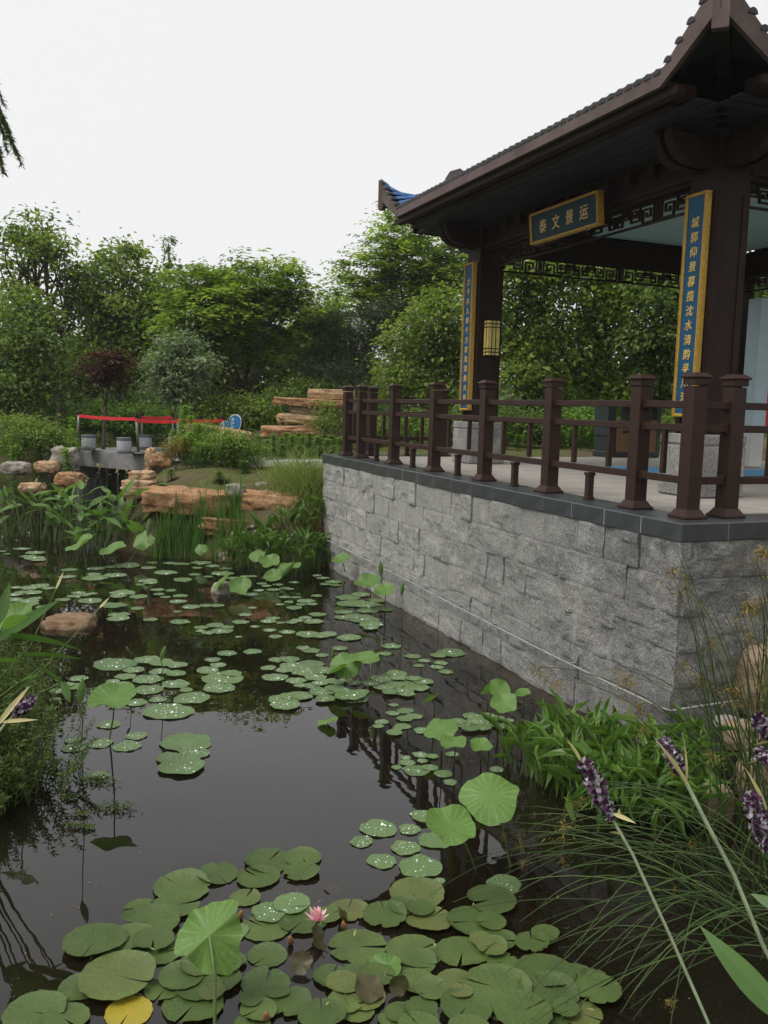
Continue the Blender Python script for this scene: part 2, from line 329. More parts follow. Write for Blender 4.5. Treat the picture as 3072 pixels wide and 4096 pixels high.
# ------------------------------------------------------------------ ground and water
POND = np.array([(-2.0, 1.9), (-2.3, 3.0), (-2.42, 4.5), (-2.5, 5.5), (-2.85, 6.4), (-3.6, 7.4), (-6, 8.4), (-9, 9.2), (-12, 11), (-12.5, 14.5), (-9.5, 15.6), (-8.2, 16.2), (-8.6, 19), (-8.6, 25), (-6.0, 25), (-5.9, 18.5), (-5.3, 16.0), (-4.6, 14.9), (-3.7, 14.35), (-3.0, 14.3), (-2.1, 13.9), (-1.3, 13.8), (-.7, 13.9), (1.9, 7.4), (2.9, 6.75), (2.75, 5.6), (2.75, 4.4), (2.5, 3.2), (1.5, 1.6)])
def sdist(x, y):
    x = np.asarray(x, float); y = np.asarray(y, float); d = np.full(x.shape, 1e9); ins = np.zeros(x.shape, bool)
    n = len(POND)
    for i in range(n):
        a, b = POND[i], POND[(i+1) % n]; ex, ey = b-a
        t = np.clip(((x-a[0])*ex+(y-a[1])*ey)/(ex*ex+ey*ey), 0, 1)
        d = np.minimum(d, np.hypot(x-a[0]-t*ex, y-a[1]-t*ey))
        c = ((a[1] > y) != (b[1] > y)); xs = a[0]+(y-a[1])/(ey if abs(ey) > 1e-9 else 1e-9)*ex
        ins ^= (c & (x < xs))
    return np.where(ins, -d, d)
def sst(a, b, x): t = np.clip((x-a)/(b-a), 0, 1); return t*t*(3-2*t)
def gh(x, y):
    x = np.asarray(x, float); y = np.asarray(y, float); d = sdist(x, y)
    B = .5+.9*sst(8, 13, y)+.35*sst(-2.5, 1, x)*sst(12, 14, y)+.5*(1-sst(.5, 2, y))
    s = 1.05-.4*sst(9, 13, y)*sst(-5.5, -4.2, x)
    out = B*(1-np.exp(-np.maximum(d, 0)/s)); inn = -.7*np.clip(-d/1.3, 0, 1)**.8
    return np.where(d > 0, out, inn)+.03*np.sin(x*3.1+y*1.3)*np.cos(y*2.7-x)*np.clip(d, 0, 1)
def hz(x, y): return float(gh(x, y))
xs = np.concatenate([np.array([-400, -200, -100, -60, -40, -25, -18]), np.arange(-14, 8.01, .22), np.array([9, 11, 14, 18, 25, 40, 70, 120, 250, 400])])
ys = np.concatenate([np.array([-200, -60, -20, -8, -3]), np.arange(-1, 27.01, .22), np.array([28, 30, 33, 38, 45, 60, 90, 150, 300, 600])])
X, Y = np.meshgrid(xs, ys); Z = gh(X, Y)
V = np.stack([X.ravel(), Y.ravel(), Z.ravel()], 1); nx, ny = len(xs), len(ys)
i, j = np.meshgrid(np.arange(nx-1), np.arange(ny-1)); b = (j*nx+i).ravel()
place('ground', npmesh('ground', V, np.stack([b, b+1, b+nx+1, b+nx], 1), M['ground'], smooth=True), kind='structure')
wm = MB().add([(-16, -.5, 0), (6, -.5, 0), (6, 27, 0), (-16, 27, 0)], [(0, 1, 2, 3)]).mesh('water', M['water'])
place('water', wm, kind='structure')
# garden path along the far bank
pc = [(-.2, 15.6), (-1.6, 16.9), (-3.2, 18.6), (-4.5, 20.2), (-5.0, 20.85)]
pv = MB(); PL = []
for k in range(len(pc)-1):
    for q in range(6):
        t = q/6; PL.append((pc[k][0]*(1-t)+pc[k+1][0]*t, pc[k][1]*(1-t)+pc[k+1][1]*t))
PV = []
for k in range(len(PL)-1):
    tx, ty = PL[k+1][0]-PL[k][0], PL[k+1][1]-PL[k][1]; l = math.hypot(tx, ty); nx_, ny_ = -ty/l*.75, tx/l*.75
    z = max(hz(*PL[k]), 1.32 if PL[k][0] < -4.5 else 0)+.06
    PV += [(PL[k][0]-nx_, PL[k][1]-ny_, z), (PL[k][0]+nx_, PL[k][1]+ny_, z), (PL[k][0]-nx_, PL[k][1]-ny_, z-.12), (PL[k][0]+nx_, PL[k][1]+ny_, z-.12)]
PF = []
for k in range(len(PV)//4-1):
    a = k*4; PF += [(a, a+1, a+5, a+4), (a, a+4, a+6, a+2), (a+1, a+3, a+7, a+5)]
def flagmat():
    m, t, o = newmat('flagstones'); tc = t.nodes.new('ShaderNodeTexCoord')
    v = node(t, 'ShaderNodeTexVoronoi', feature='DISTANCE_TO_EDGE'); v.inputs['Scale'].default_value = 3; t.links.new(tc.outputs['Object'], v.inputs['Vector'])
    f = ramp(t, v.outputs['Distance'], [(.02, (0, 0, 0)), (.05, (1, 1, 1))])
    col = mixc(t, f, (.12, .13, .09), ramp(t, tnoise(t, 3), [(.3, (.36, .36, .35)), (.7, (.5, .5, .48))])); principled(t, o, col, .7, .3, 0, bumpn(t, f, .6, .02)); return m
place('path', MB().add(PV, PF).mesh('path', flagmat()), kind='structure')

# ------------------------------------------------------------------ stone platform (local x = away from the pond, y = along the pond wall, z = up from its top)
ANG, ZP = .3824, 1.7916
ORG = (2.1641, 6.3109, ZP)
LEN, DEP = 8.54, 8.0
plat = empty('stone_platform', ORG, ANG, 'raised platform of rough grey granite blocks with dark slate coping beside the pond', 'platform')
b_ = MB(); b_.box((DEP/2+.075, LEN/2, -.07-1.15), (DEP-.15, LEN-.15, 2.14)); place('core', b_.mesh('core', M['mortar']), plat)
def rough_block(L, H, seed, amp=.036, gx=0, gz_=0):
    nx, nz = max(8, int(L/.027)), 11; V = []; rr = random.Random(seed); F = []
    ox, oz, f = rr.uniform(0, 90), rr.uniform(0, 90), rr.uniform(4.0, 7.0); tilt = rr.uniform(-.01, .01); flat = rr.random() < .18
    for k in range(nz+1):
        for i in range(nx+1):
            u, w_ = i/nx, k/nz; e = (.86+.14*min(1, min(u*L, (1-u)*L)/.012))*(.86+.14*min(1, min(w_*H, (1-w_)*H)/.012))
            h = noise.fractal((u*L*f+ox, w_*H*f*1.3+oz, seed*.37), .9, 2.1, 4); c = .5*noise.cell((u*L*3.2+ox+h*.4, w_*H*4+oz, 1))+.2; g_ = noise.fractal(((gx+u*L)*2.6, (gz_+w_*H)*3.2, 4.2), .9, 2.1, 5)
            rg_ = noise.ridged_multi_fractal(((gx+u*L)*4.2+.3*h, (gz_+w_*H)*5.0, 7.7+seed*.0), .9, 2.0, 4, 1.0, 2.0)
            d = (.012+amp*(.42+.26*h+.50*g_+.24*(rg_-1.2))+(c-.4)*.012+tilt*(u-.5)*4)*e
            if flat: d = d*.25+.008*e
            V.append((-max(0, d), u*L, w_*H))
    for k in range(nz):
        for i in range(nx):
            a = k*(nx+1)+i; F.append((a, a+nx+1, a+nx+2, a+1))
    # sides go back into the wall
    rim = [i for i in range(nx+1)]+[k*(nx+1)+nx for k in range(1, nz+1)]+[nz*(nx+1)+i for i in range(nx-1, -1, -1)]+[k*(nx+1) for k in range(nz-1, 0, -1)]
    b0 = len(V); V += [(.07, V[i][1], V[i][2]) for i in rim]; m = len(rim)
    for q in range(m): F.append((rim[q], rim[(q+1) % m], b0+(q+1) % m, b0+q))
    return MB().add(V, F).mesh('stone_block', M['granite'])
CH = .275; TOP = -.14
seed = 1
for row in range(7):
    z0 = TOP-CH*(row+1); y = 0
    rr = random.Random(50+row); first = True
    while y < LEN-.05:
        L = rr.uniform(.32, .72)
        if first: L = rr.choice([.25, .48, .62]); first = False
        if LEN-y-L < .2: L = LEN-y
        me = rough_block(L-.004, CH-.004, seed, .036, y, z0); seed += 1
        place('stone_block', me, plat, (.03, y+.0025, z0+.0025)); y += L
for row in range(7):     # the short return wall on the right
    z0 = TOP-CH*(row+1); x = .035; rr = random.Random(150+row)
    while x < 3.2:
        L = rr.uniform(.35, .75); me = rough_block(L-.004, CH-.004, seed, .042); seed += 1
        place('stone_block', me, plat, (x+L-.0035, .03, z0+.0035), (0, 0, math.pi/2)); x += L
for row in range(3):     # left end wall
    z0 = TOP-CH*(row+1); x = .04; rr = random.Random(250+row)
    while x < 2.6:
        L = rr.uniform(.35, .75); me = rough_block(L-.004, CH-.004, seed, .042); seed += 1
        place('stone_block', me, plat, (x+.0035, LEN-.03, z0+.0035), (0, 0, -math.pi/2)); x += L
def coping(L, Wd): return MB().bev((Wd/2, L/2, -.07), (Wd, L, .14), .008).mesh('coping_stone', M['slate'])
cw = .44; n = 18; st = (LEN-.0)/n; cm = coping(st-.006, cw)
for k in range(n): place('coping_stone', cm, plat, (0+rnd.uniform(-.002, .002), k*st+.003, rnd.uniform(-.0015, .0015)))
cm2 = coping(.474, cw)
for k in range(15):
    place('coping_stone', cm2, plat, (cw+.004+k*.48+.474, 0, rnd.uniform(-.0015, .0015)), (0, 0, math.pi/2))
    if k < 4: place('coping_stone', cm2, plat, (cw+.004+k*.48, LEN, rnd.uniform(-.0015, .0015)), (0, 0, -math.pi/2))
place('coping_bed', MB().box((cw/2+.003, LEN/2, -.0705), (cw-.006, LEN-.012, .129)).mesh('coping_bed', M['pale_joint']), plat)
place('coping_bed', MB().box((cw+(DEP-cw)/2, cw/2+.003, -.0705), (DEP-cw-.012, cw-.006, .129)).mesh('coping_bed', M['pale_joint']), plat)
px, py = 14, 13; tx, ty = (DEP-cw-.01)/px, (LEN-2*cw-.01)/py
pm = [MB().bev((0, 0, -.02), (tx-.008, ty-.008, .04), .004).mesh('paving_slab', M['paving']) for _ in range(1)]
for i in range(px):
    for j in range(py): place('paving_slab', pm[0], plat, (cw+.006+tx*(i+.5), cw+.006+ty*(j+.5), -.006+rnd.uniform(-.0015, .0015)))
def mat_floor():
    m, t, o = newmat('painted_floor_water')
    c = ramp(t, tnoise(t, 5, 6, .7, stretch=(1, 2.2, 1)), [(.3, (.015, .11, .30)), (.5, (.04, .27, .52)), (.62, (.10, .42, .62)), (.72, (.55, .68, .72))])
    c = mixc(t, ramp(t, tnoise(t, 1.7, 4), [(.6, (0, 0, 0)), (.7, (1, 1, 1))]), c, (.06, .17, .08)); principled(t, o, c, .5, .35); return m
fp = [(3.15, 4.25), (3.3, 5.75), (4.35, 5.7), (5.6, 5.15), (6.6, 5.1), (6.6, 4.3), (5.2, 4.0), (4.2, 3.9)]
place('floor_painting', MB().add([(p[0], p[1], .002) for p in fp], [tuple(range(len(fp)-1, -1, -1))]).mesh('floor_painting', mat_floor()), plat)

# cable pipe along the pond wall
pp = [(-.055, 8.6, -1.34), (-.062, 7.8, -1.335), (-.062, 5.1, -1.352), (-.064, 3.2, -1.38), (-.062, 1.55, -1.395), (-.06, .5, -1.39), (-.055, .02, -1.385), (-.03, -.055, -1.38), (.2, -.062, -1.37), (.45, -.062, -1.365), (.9, -.06, -1.37)]
po = empty('conduit', ORG, ANG, 'thin grey cable pipe clipped along the granite wall just above the water', 'pipe')
place('pipe', MB().tube(pp, .0095, 8).mesh('pipe', M['pipe'], True), po)
cl = MB().box((0, 0, 0), (.05, .02, .035)).mesh('clip', M['pipe'])
for y_ in (.55, 1.2, 1.9, 2.6, 3.4, 4.3, 5.3, 6.4, 7.6):
    place('clip', cl, po, (-.045, y_, np.interp(y_, [.5, 1.55, 3.2, 5.1, 7.8], [-1.39, -1.395, -1.38, -1.352, -1.335])))

# ------------------------------------------------------------------ railings
SB, SE, ST = .278, .63, 1.3202
def post_mesh():
    m = MB(); m.bev((0, 0, .53), (.127, .127, .94), .006); return m.mesh('post', M['rail'])
def frustum(z0, w0, z1, w1): return [(-w0, -w0, z0), (w0, -w0, z0), (w0, w0, z0), (-w0, w0, z0), (-w1, -w1, z1), (w1, -w1, z1), (w1, w1, z1), (-w1, w1, z1)], [(3, 2, 1, 0), (4, 5, 6, 7), (0, 1, 5, 4), (1, 2, 6, 5), (2, 3, 7, 6), (3, 0, 4, 7)]
pmesh = post_mesh()
capm = MB(); capm.bev((0, 0, 1.035), (.14, .14, .05), .004); capm.bev((0, 0, 1.068), (.172, .172, .018), .005); capm.add(*frustum(1.077, .078, 1.1, .045)); capm = capm.mesh('post_cap', M['rail'])
basem = MB(); basem.bev((0, 0, .012), (.212, .212, .024), .005); basem.add(*frustum(.0245, .094, .07, .066)); basem = basem.mesh('post_base', M['rail'])
stubm = MB(); stubm.bev((0, 0, .125), (.06, .06, .25), .004); stubm.bev((0, 0, .015), (.075, .075, .03), .004); stubm.bev((0, 0, .235), (.075, .075, .03), .004); stubm = stubm.mesh('stub_post', M['rail'])
balm = MB().bev((0, 0, .49), (.042, .042, .34), .004).mesh('baluster', M['rail'])
def rail_mesh(L, h): return MB().bev((0, 0, 0), (.05, L, .056), .005).bev((0, -L/2+.012, 0), (.066, .024, .072), .004).bev((0, L/2-.012, 0), (.066, .024, .072), .004).mesh('rail', M['rail'])
RC = {}
def railing(stations, axis, fixed, label, posts_from=0, posts_to=None, drop_bal=()):
    r = empty('railing', ORG, ANG, label, 'railing', 'brown railings round the platform')
    P = (lambda t: (fixed, t, 0)) if axis == 'y' else (lambda t: (t, fixed, 0)); rot = (0, 0, 0) if axis == 'y' else (0, 0, math.pi/2)
    for k, t in enumerate(stations):
        if k < posts_from or (posts_to is not None and k >= posts_to): continue
        p = place('post', pmesh, r, P(t)); place('post_cap', capm, p); place('post_base', basem, p)
    for k in range(len(stations)-1):
        a, b = stations[k], stations[k+1]; L = abs(b-a)-.127; mid = (a+b)/2
        for h in (.862, .685, .285):
            key = (round(L, 3), h)
            if key not in RC: RC[key] = rail_mesh(L, h)
            q = P(mid); place('rail', RC[key], r, (q[0], q[1], h), rot)
        fr = (.3, .7) if L > .9 else (.5,)
        if k not in drop_bal:
            for f in fr: place('baluster', balm, r, P(a+(b-a)*f), rot)
        if L > .9: place('stub_post', stubm, r, P(mid), rot)
    return r
fst = [SB, SB+SE]+[SB+SE+ST*k for k in range(1, 6)]+[SB+2*SE+5*ST]
railing(fst, 'y', SB, 'long brown metal railing along the pond edge of the platform')
railing([SB, SB+.376, SB+.376+ST, SB+.376+2*ST], 'x', SB, 'brown metal railing turning back from the corner at the right edge of the photo', 1, None, (0,))
railing([SB, SB+.414, SB+.414+1.25], 'x', SB+2*SE+5*ST, 'short brown metal railing at the far end of the platform beside the path', 1, None, (0,))

# ------------------------------------------------------------------ pavilion
A0, A1, B0, B1 = 1.835, 6.55, 1.78, 6.45
pav = empty('pavilion', ORG, ANG, 'open dark brown timber pavilion with upturned blue tiled eaves on the granite platform', 'pavilion')
pw = .38
pil = MB(); pil.bev((0, 0, (.6+3.38)/2), (pw, pw, 2.78), .008)
for sx, sy in ((1, 0), (-1, 0), (0, 1), (0, -1)):   # raised corner strips leave a shallow sunk panel on each face
    for q in (-1, 1):
        c = (sx*(pw/2+.006)+(q*.145 if sx == 0 else 0), sy*(pw/2+.006)+(q*.145 if sy == 0 else 0), 1.75)
        pil.box(c, (.012 if sx else .075, .012 if sy else .075, 2.2))
pil = pil.mesh('pillar', M['wood'])
pl_ = MB(); pl_.bev((0, 0, .245), (.575, .575, .49), .012); pl_ = pl_.mesh('plinth', M['plinth'])
pl2 = MB(); pl2.bev((0, 0, .552), (.575, .575, .096), .01); pl2.box((0, 0, .497), (.55, .55, .02)); pl2 = pl2.mesh('plinth_cap', M['plinth'])
for a in (A0+.02, A1):
    for b in (B0, B1):
        place('pillar', pil, pav, (b, a, 0)); k = place('plinth', pl_, pav, (b, a, 0)); place('plinth_cap', pl2, k)
AC, BC = (A0+A1)/2, (B0+B1)/2
HS = (A1-A0)/2; HB = (B1-B0)/2
# ring beams
for nm, c, d in (('ring_beam', (B0, AC, 3.205), (.22, A1-A0-pw-.03, .38)), ('ring_beam', (B1, AC, 3.205), (.22, A1-A0-pw-.03, .38)), ('ring_beam', (BC, A0, 3.205), (B1-B0-pw-.03, .22, .38)), ('ring_beam', (BC, A1, 3.205), (B1-B0-pw-.03, .22, .38))):
    place(nm, MB().bev(c, d, .01).mesh(nm, M['wood']), pav)
for c, d in (((B0-.16, AC, 3.352), (.06, A1-A0+.3, .05)), ((BC, A0-.16, 3.352), (B1-B0+.3, .06, .05)), ((B0-.135, AC, 3.075), (.03, A1-A0-.44, .05)), ((BC, A0-.135, 3.075), (B1-B0-.44, .03, .05))):
    place('beam_moulding', MB().bev(c, d, .006).mesh('beam_moulding', M['wood']), pav)
dm = MB().bev((0, 0, 0), (.09, .1, .12), .005).mesh('dentil_block', M['wood'])
for k in range(11): place('dentil_block', dm, pav, (B0-.16, A0+.45+k*.38, 3.262))
for k in range(11): place('dentil_block', dm, pav, (B0+.45+k*.38, A0-.16, 3.262), (0, 0, math.pi/2))
# fretwork hanging under the beams
def fret(L):
    m = MB(); bw = .017; dp = .03
    def seg(x0, z0, x1, z1): m.box(((x0+x1)/2, 0, (z0+z1)/2), (abs(x1-x0)+bw, dp, abs(z1-z0)+bw))
    def spiral(x, s, w, h):
        pts = [(0, 0), (0, -h), (w, -h), (w, -.28*h), (.32*w, -.28*h), (.32*w, -.68*h), (.68*w, -.68*h), (.68*w, -.5*h)]
        for (p, q), (r, t) in zip(pts, pts[1:]): seg(x+s*p, q, x+s*r, t)
    n = max(1, round(L/1.5)); mod = L/n
    for k in range(n):
        c = -L/2+mod*(k+.5)
        for s in (1, -1):
            seg(c+s*.018, 0, c+s*.018, -.2)
            spiral(c+s*.06, s, mod*.13, .19); spiral(c+s*mod*.21, s, mod*.10, .15); spiral(c+s*mod*.33, s, mod*.075, .10); spiral(c+s*mod*.42, s, mod*.06, .16)
    m.box((0, 0, .006), (L, dp, .022)); return m
fm1 = fret(A1-A0-pw-.02).mesh('fretwork', M['wood']); fm2 = fret(B1-B0-pw-.02).mesh('fretwork', M['wood'])
for b in (B0, B1): place('fretwork', fm1, pav, (b, AC, 3.003), (0, 0, math.pi/2)); place('fret_rail', MB().bev((0, 0, 0), (.03, A1-A0-pw-.02, .024), .003).mesh('fret_rail', M['wood']), pav, (b, AC, 2.795))
for a in (A0, A1): place('fretwork', fm2, pav, (BC, a, 3.003)); place('fret_rail', MB().bev((0, 0, 0), (B1-B0-pw-.02, .03, .024), .003).mesh('fret_rail', M['wood']), pav, (BC, a, 2.795))
# ceiling boards
nb = 38; cwid = (A1-A0-.2)/nb; cbm = MB().bev((0, 0, 0), (B1-B0-.2, cwid-.006, .02), .003).mesh('ceiling_board', M['ceiling'])
for k in range(nb): place('ceiling_board', cbm, pav, (BC, A0+.1+cwid*(k+.5), 3.425+(k % 2)*.0012))
# roof
HE = HS+1.19; EZ = 3.63; SL = .43
def lift(s): return .53*max(0, 1-s/.66)
def rz_(p, d):
    s = max(0, HE-abs(p)); return EZ+SL*d+.015*d*d+lift(s)*max(0, 1-d/.75)**1.4
roof_dark = M['wood']
def roof_side(k):
    """one slope: local x along the eave, y inward from the eave"""
    side = MB(); N = 60; rows = [0, .15, .35, .6, 1.0, 1.8, 2.7, HE]
    V = []; F = []
    for d in rows:
        for i in range(N+1):
            p = (-1+2*i/N)*max(.001, HE-d); V.append((p, d, rz_(p, d)-.02))
    for r in range(len(rows)-1):
        for i in range(N):
            a = r*(N+1)+i; F.append((a, a+1, a+N+2, a+N+1))
    n0 = len(V); V2 = [(x, y, z-.05) for x, y, z in V]; F2 = [tuple(n0+i for i in reversed(f)) for f in F]
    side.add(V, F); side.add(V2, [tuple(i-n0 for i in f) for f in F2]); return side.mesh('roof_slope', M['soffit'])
slope_me = roof_side(0)
tile_mes = []
ntile = 55; tsp = 2*HE/ntile
for i in range(ntile):
    p = -HE+tsp*(i+.5); dm_ = max(.08, HE-abs(p)); m = MB(); prof = []
    ds = [-.02, .045]; d = .045
    while d < dm_-.001:
        d = min(dm_, d+.2); ds.append(d)
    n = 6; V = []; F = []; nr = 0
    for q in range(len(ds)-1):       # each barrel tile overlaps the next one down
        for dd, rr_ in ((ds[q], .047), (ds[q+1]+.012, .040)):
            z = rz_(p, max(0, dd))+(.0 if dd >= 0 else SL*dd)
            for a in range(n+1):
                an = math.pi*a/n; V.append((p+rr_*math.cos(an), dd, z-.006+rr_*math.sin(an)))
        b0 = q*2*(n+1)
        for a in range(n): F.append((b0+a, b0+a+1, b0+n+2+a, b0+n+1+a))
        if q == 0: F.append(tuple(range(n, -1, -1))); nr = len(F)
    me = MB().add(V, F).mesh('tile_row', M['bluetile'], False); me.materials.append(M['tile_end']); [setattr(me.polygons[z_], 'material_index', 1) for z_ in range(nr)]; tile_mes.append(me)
def fascia_me():
    N = 96; V = []; F = []
    for i in range(N+1):
        p = -HE+2*HE*i/N; s = HE-abs(p); l = lift(s); top = EZ+l-.002; bot = EZ-.125+l*.72
        V += [(p, -.012, top), (p, -.012, bot), (p, .03, bot), (p, .03, top)]
    for i in range(N):
        a = i*4
        for e in range(4): F.append((a+e, a+(e+1) % 4, a+4+(e+1) % 4, a+4+e))
    return MB().add(V, F).mesh('eave_board', M['fascia'])
fas = fascia_me()
mouldA = MB().bev((0, .10, EZ-.165), (2*HE-1.05, .09, .085), .012).mesh('eave_moulding', M['wood'])
mouldB = MB().bev((0, .205, EZ-.205), (2*HE-1.5, .08, .06), .012).mesh('eave_moulding', M['wood'])
mouldC = MB().prism([(.03, EZ-.12), (.03, EZ-.09), (.32, EZ-.09), (.32, EZ-.2), (.25, EZ-.2)], 0, -(HE-.6), HE-.6).mesh('eave_moulding', M['wood'])
nbd = 6; sb0, sb1 = .26, 1.08; bw_ = (sb1-sb0)/nbd
for k in range(4):
    r = place('roof_slope', slope_me, pav)
    # slope frame: x along the eave, y inward
    cx = {0: (B0-(HE-HS), AC, 0), 1: (BC, AC-HE, 0), 2: (B1+(HE-HS), AC, 0), 3: (BC, AC+HE, 0)}[k]
    r.location = cx; r.rotation_euler = (0, 0, {0: -math.pi/2, 1: 0, 2: math.pi/2, 3: math.pi}[k])
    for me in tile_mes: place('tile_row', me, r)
    place('eave_board', fas, r)
    for me in (mouldA, mouldB, mouldC): place('eave_moulding', me, r)
    for q in range(nbd):
        d = sb0+bw_*(q+.5); L = 2*(HE-max(.62, d))+.2
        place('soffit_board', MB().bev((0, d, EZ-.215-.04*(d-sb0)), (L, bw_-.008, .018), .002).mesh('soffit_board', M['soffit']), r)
# hip beams, hip ridges
s2 = math.sqrt(.5)
for sx in (-1, 1):
    for sy in (-1, 1):
        def dg(t, w_, h):   # t from pillar outwards on the diagonal, w sideways
            bx, ay = (B0 if sx < 0 else B1), (A0 if sy < 0 else A1)
            return (bx+sx*t-sy*w_*s2, ay+sy*t+sx*w_*s2, h)
        def bar(name, prof, wd, mt):
            n = len(prof); V = [dg(t, -wd/2, h) for t, h in prof]+[dg(t, wd/2, h) for t, h in prof]
            F = [tuple(range(n)), tuple(range(2*n-1, n-1, -1))]+[(i, n+i, n+(i+1) % n, (i+1) % n) for i in range(n)]
            me = MB().add(V, F).mesh(name, mt); return place(name, me, pav)
        tp = HE-HS
        bar('hip_rafter', [(.1, 3.74), (tp-.02, 3.76), (tp-.02, 4.08), (tp-.3, 3.86), (.5, 3.87), (.1, 4.0)], .12, M['wood'])
        bar('hip_rafter', [(-.2, 3.52), (.45, 3.6), (.56, 3.68), (.56, 3.735), (-.2, 3.735)], .115, M['wood'])
        bar('hip_rafter', [(-.25, 3.34), (.2, 3.34), (.32, 3.42), (.32, 3.515), (-.25, 3.515)], .11, M['wood'])
        bar('hip_rafter', [(-.2, 3.1), (.02, 3.12), (.10, 3.2), (.10, 3.335), (-.2, 3.335)], .11, M['wood'])
        bar('hip_post', [(tp-.04, 3.73), (tp+.012, 3.73), (tp+.012, 4.16), (tp-.04, 4.12)], .125, M['fascia'])
        hs2 = [(t, rz_(HE-(tp-t), tp-t)) for t in (tp-.01, tp-.12, tp-.25, tp-.4, tp-.6, .3, -.3, -1.0, -1.7, -HB*.98)]
        for q in range(len(hs2)-1):
            (t0, h0), (t1, h1) = hs2[q], hs2[q+1]; bar('hip_ridge', [(t0, h0-.05), (t0, h0+.03), (t1, h1+.03), (t1, h1-.05)], .11, M['bluetile'])
        h_ = rz_(HE-(tp-.38), tp-.38)
        bar('ridge_block', [(.45, h_-.05), (.45, h_+.10), (.40, h_+.2), (.29, h_+.23), (.29, h_-.05)], .17, M['fascia'])
# curved brackets at the pillars
bprof = [(.05, 3.075), (.36, 3.075), (.50, 3.09), (.60, 3.13), (.67, 3.20), (.71, 3.28), (.72, 3.345), (.05, 3.345)]
bk = MB()
bk = MB().prism(bprof, 1, -.055, .055).mesh('bracket', M['wood']); bkb = MB().bev((.66, 0, 3.375), (.10, .09, .07), .004).mesh('bracket_block', M['wood'])
for a in (A0+.02, A1):
    for b, rot in ((B0, math.pi), (B1, 0)):
        for o_ in (-.085, .085):
            k = place('bracket', bk, pav, (b, a+o_, 0), (0, 0, rot)); place('bracket_block', bkb, k)
for b in (B0, B1):
    for a, rot in ((A0+.02, -math.pi/2), (A1, math.pi/2)):
        for o_ in (-.085, .085):
            k = place('bracket', bk, pav, (b+o_, a, 0), (0, 0, rot)); place('bracket_block', bkb, k)

# ------------------------------------------------------------------ gilt boards with lettering
TXT = {}
def glyph(ch, size):
    if (ch, size) in TXT: return TXT[(ch, size)]
    cu = bpy.data.curves.new('glyph', 'FONT'); cu.body = ch; cu.size = size; cu.extrude = .004; cu.resolution_u = 2; cu.align_x = 'CENTER'; cu.align_y = 'CENTER'; cu.offset = .0006
    o = bpy.data.objects.new('glyph', cu); COL.objects.link(o); dg_ = bpy.context.evaluated_depsgraph_get(); dg_.update()
    me = bpy.data.meshes.new_from_object(o.evaluated_get(dg_)); bpy.data.objects.remove(o); bpy.data.curves.remove(cu)
    if len(me.vertices):
        co = np.empty(len(me.vertices)*3, np.float32); me.vertices.foreach_get('co', co); co = co.reshape(-1, 3)
        mn, mx_ = co.min(0), co.max(0); co[:, 0] -= (mn[0]+mx_[0])/2; co[:, 1] -= (mn[1]+mx_[1])/2
        co[:, 0] += co[:, 1]*.12                       # the brush hand leans a little
        me.vertices.foreach_set('co', co.ravel())
    TXT[(ch, size)] = me; return me
def board(name, W_, H_, th, fr, chars, csize, vertical, loc, label, cat, skip=.0, first=.0, bm_='signblue'):
    """board facing -x of the platform frame: local y is left-right (its +y is the viewer's left)"""
    r = empty(name, loc, 0, label, cat); r.rotation_euler = (0, 0, ANG)
    place('panel', MB().bev((0, 0, 0), (th*.6, W_-fr, H_-fr), .003).mesh('panel', M[bm_]), r)
    for c, d in (((0, 0, H_/2-fr/2), (th, W_, fr)), ((0, 0, -H_/2+fr/2), (th, W_, fr)), ((0, W_/2-fr/2, 0), (th, fr, H_-2*fr)), ((0, -W_/2+fr/2, 0), (th, fr, H_-2*fr))):
        place('frame', MB().bev(c, d, .006).mesh('frame', M['gold']), r)
    bead = MB(); st_ = .022
    for s in (-1, 1):
        n_ = int(H_/st_)
        for q in range(n_): bead.box((-th/2-.003, s*(W_/2-fr*.35), -H_/2+st_*(q+.5)), (.008, fr*.45, st_*.6), 0)
        n_ = int(W_/st_)
        for q in range(n_): bead.box((-th/2-.003, -W_/2+st_*(q+.5), s*(H_/2-fr*.35)), (.008, st_*.6, fr*.45), 0)
    place('beading', bead.mesh('beading', M['gold']), r)
    n_ = len(chars)
    for k, ch in enumerate(chars):
        me = glyph(ch, csize)
        if not len(me.vertices): continue
        if not me.materials: me.materials.append(M['goldletter'])
        if vertical: y, z = 0, H_/2-first-(H_-first-skip)*(k+.5)/n_
        else: y, z = W_/2-first-(W_-first-skip)*(k+.5)/n_, 0
        # glyph x -> -y, glyph y -> z, glyph z -> -x
        o = place('letter', me, r, (-th*.3-.002, y, z)); o.rotation_euler = Matrix(((0, 0, -1), (-1, 0, 0), (0, 1, 0))).to_euler()
    return r
def W3(b, a, h): return (ORG[0]+b*math.cos(ANG)-a*math.sin(ANG), ORG[1]+b*math.sin(ANG)+a*math.cos(ANG), ZP+h)
board('couplet_board', .285, 2.10, .07, .03, '古今并入學千方家流漂握大有', .098, True, W3(B0-pw/2-.055, A1-.015, 1.815), 'tall narrow blue board with gold writing on the far pillar above the lantern', 'sign', .12, .2)
board('couplet_board', .285, 2.10, .07, .03, '城郭仰景暮揽沈水清韵寻川流', .105, True, W3(B0-pw/2-.055, A0+.02, 1.815), 'tall narrow blue board with gold writing on the pillar nearest the right edge', 'sign', .12, .2)
board('name_plaque', 1.42, .37, .09, .03, '泰文景运', .17, False, W3(B0-.30, 4.06, 3.02), 'wide blue plaque with four gold characters and gilt frame hung under the eave', 'sign', .14, .14, 'plaqueblue').rotation_euler = (0, math.radians(-6), ANG)
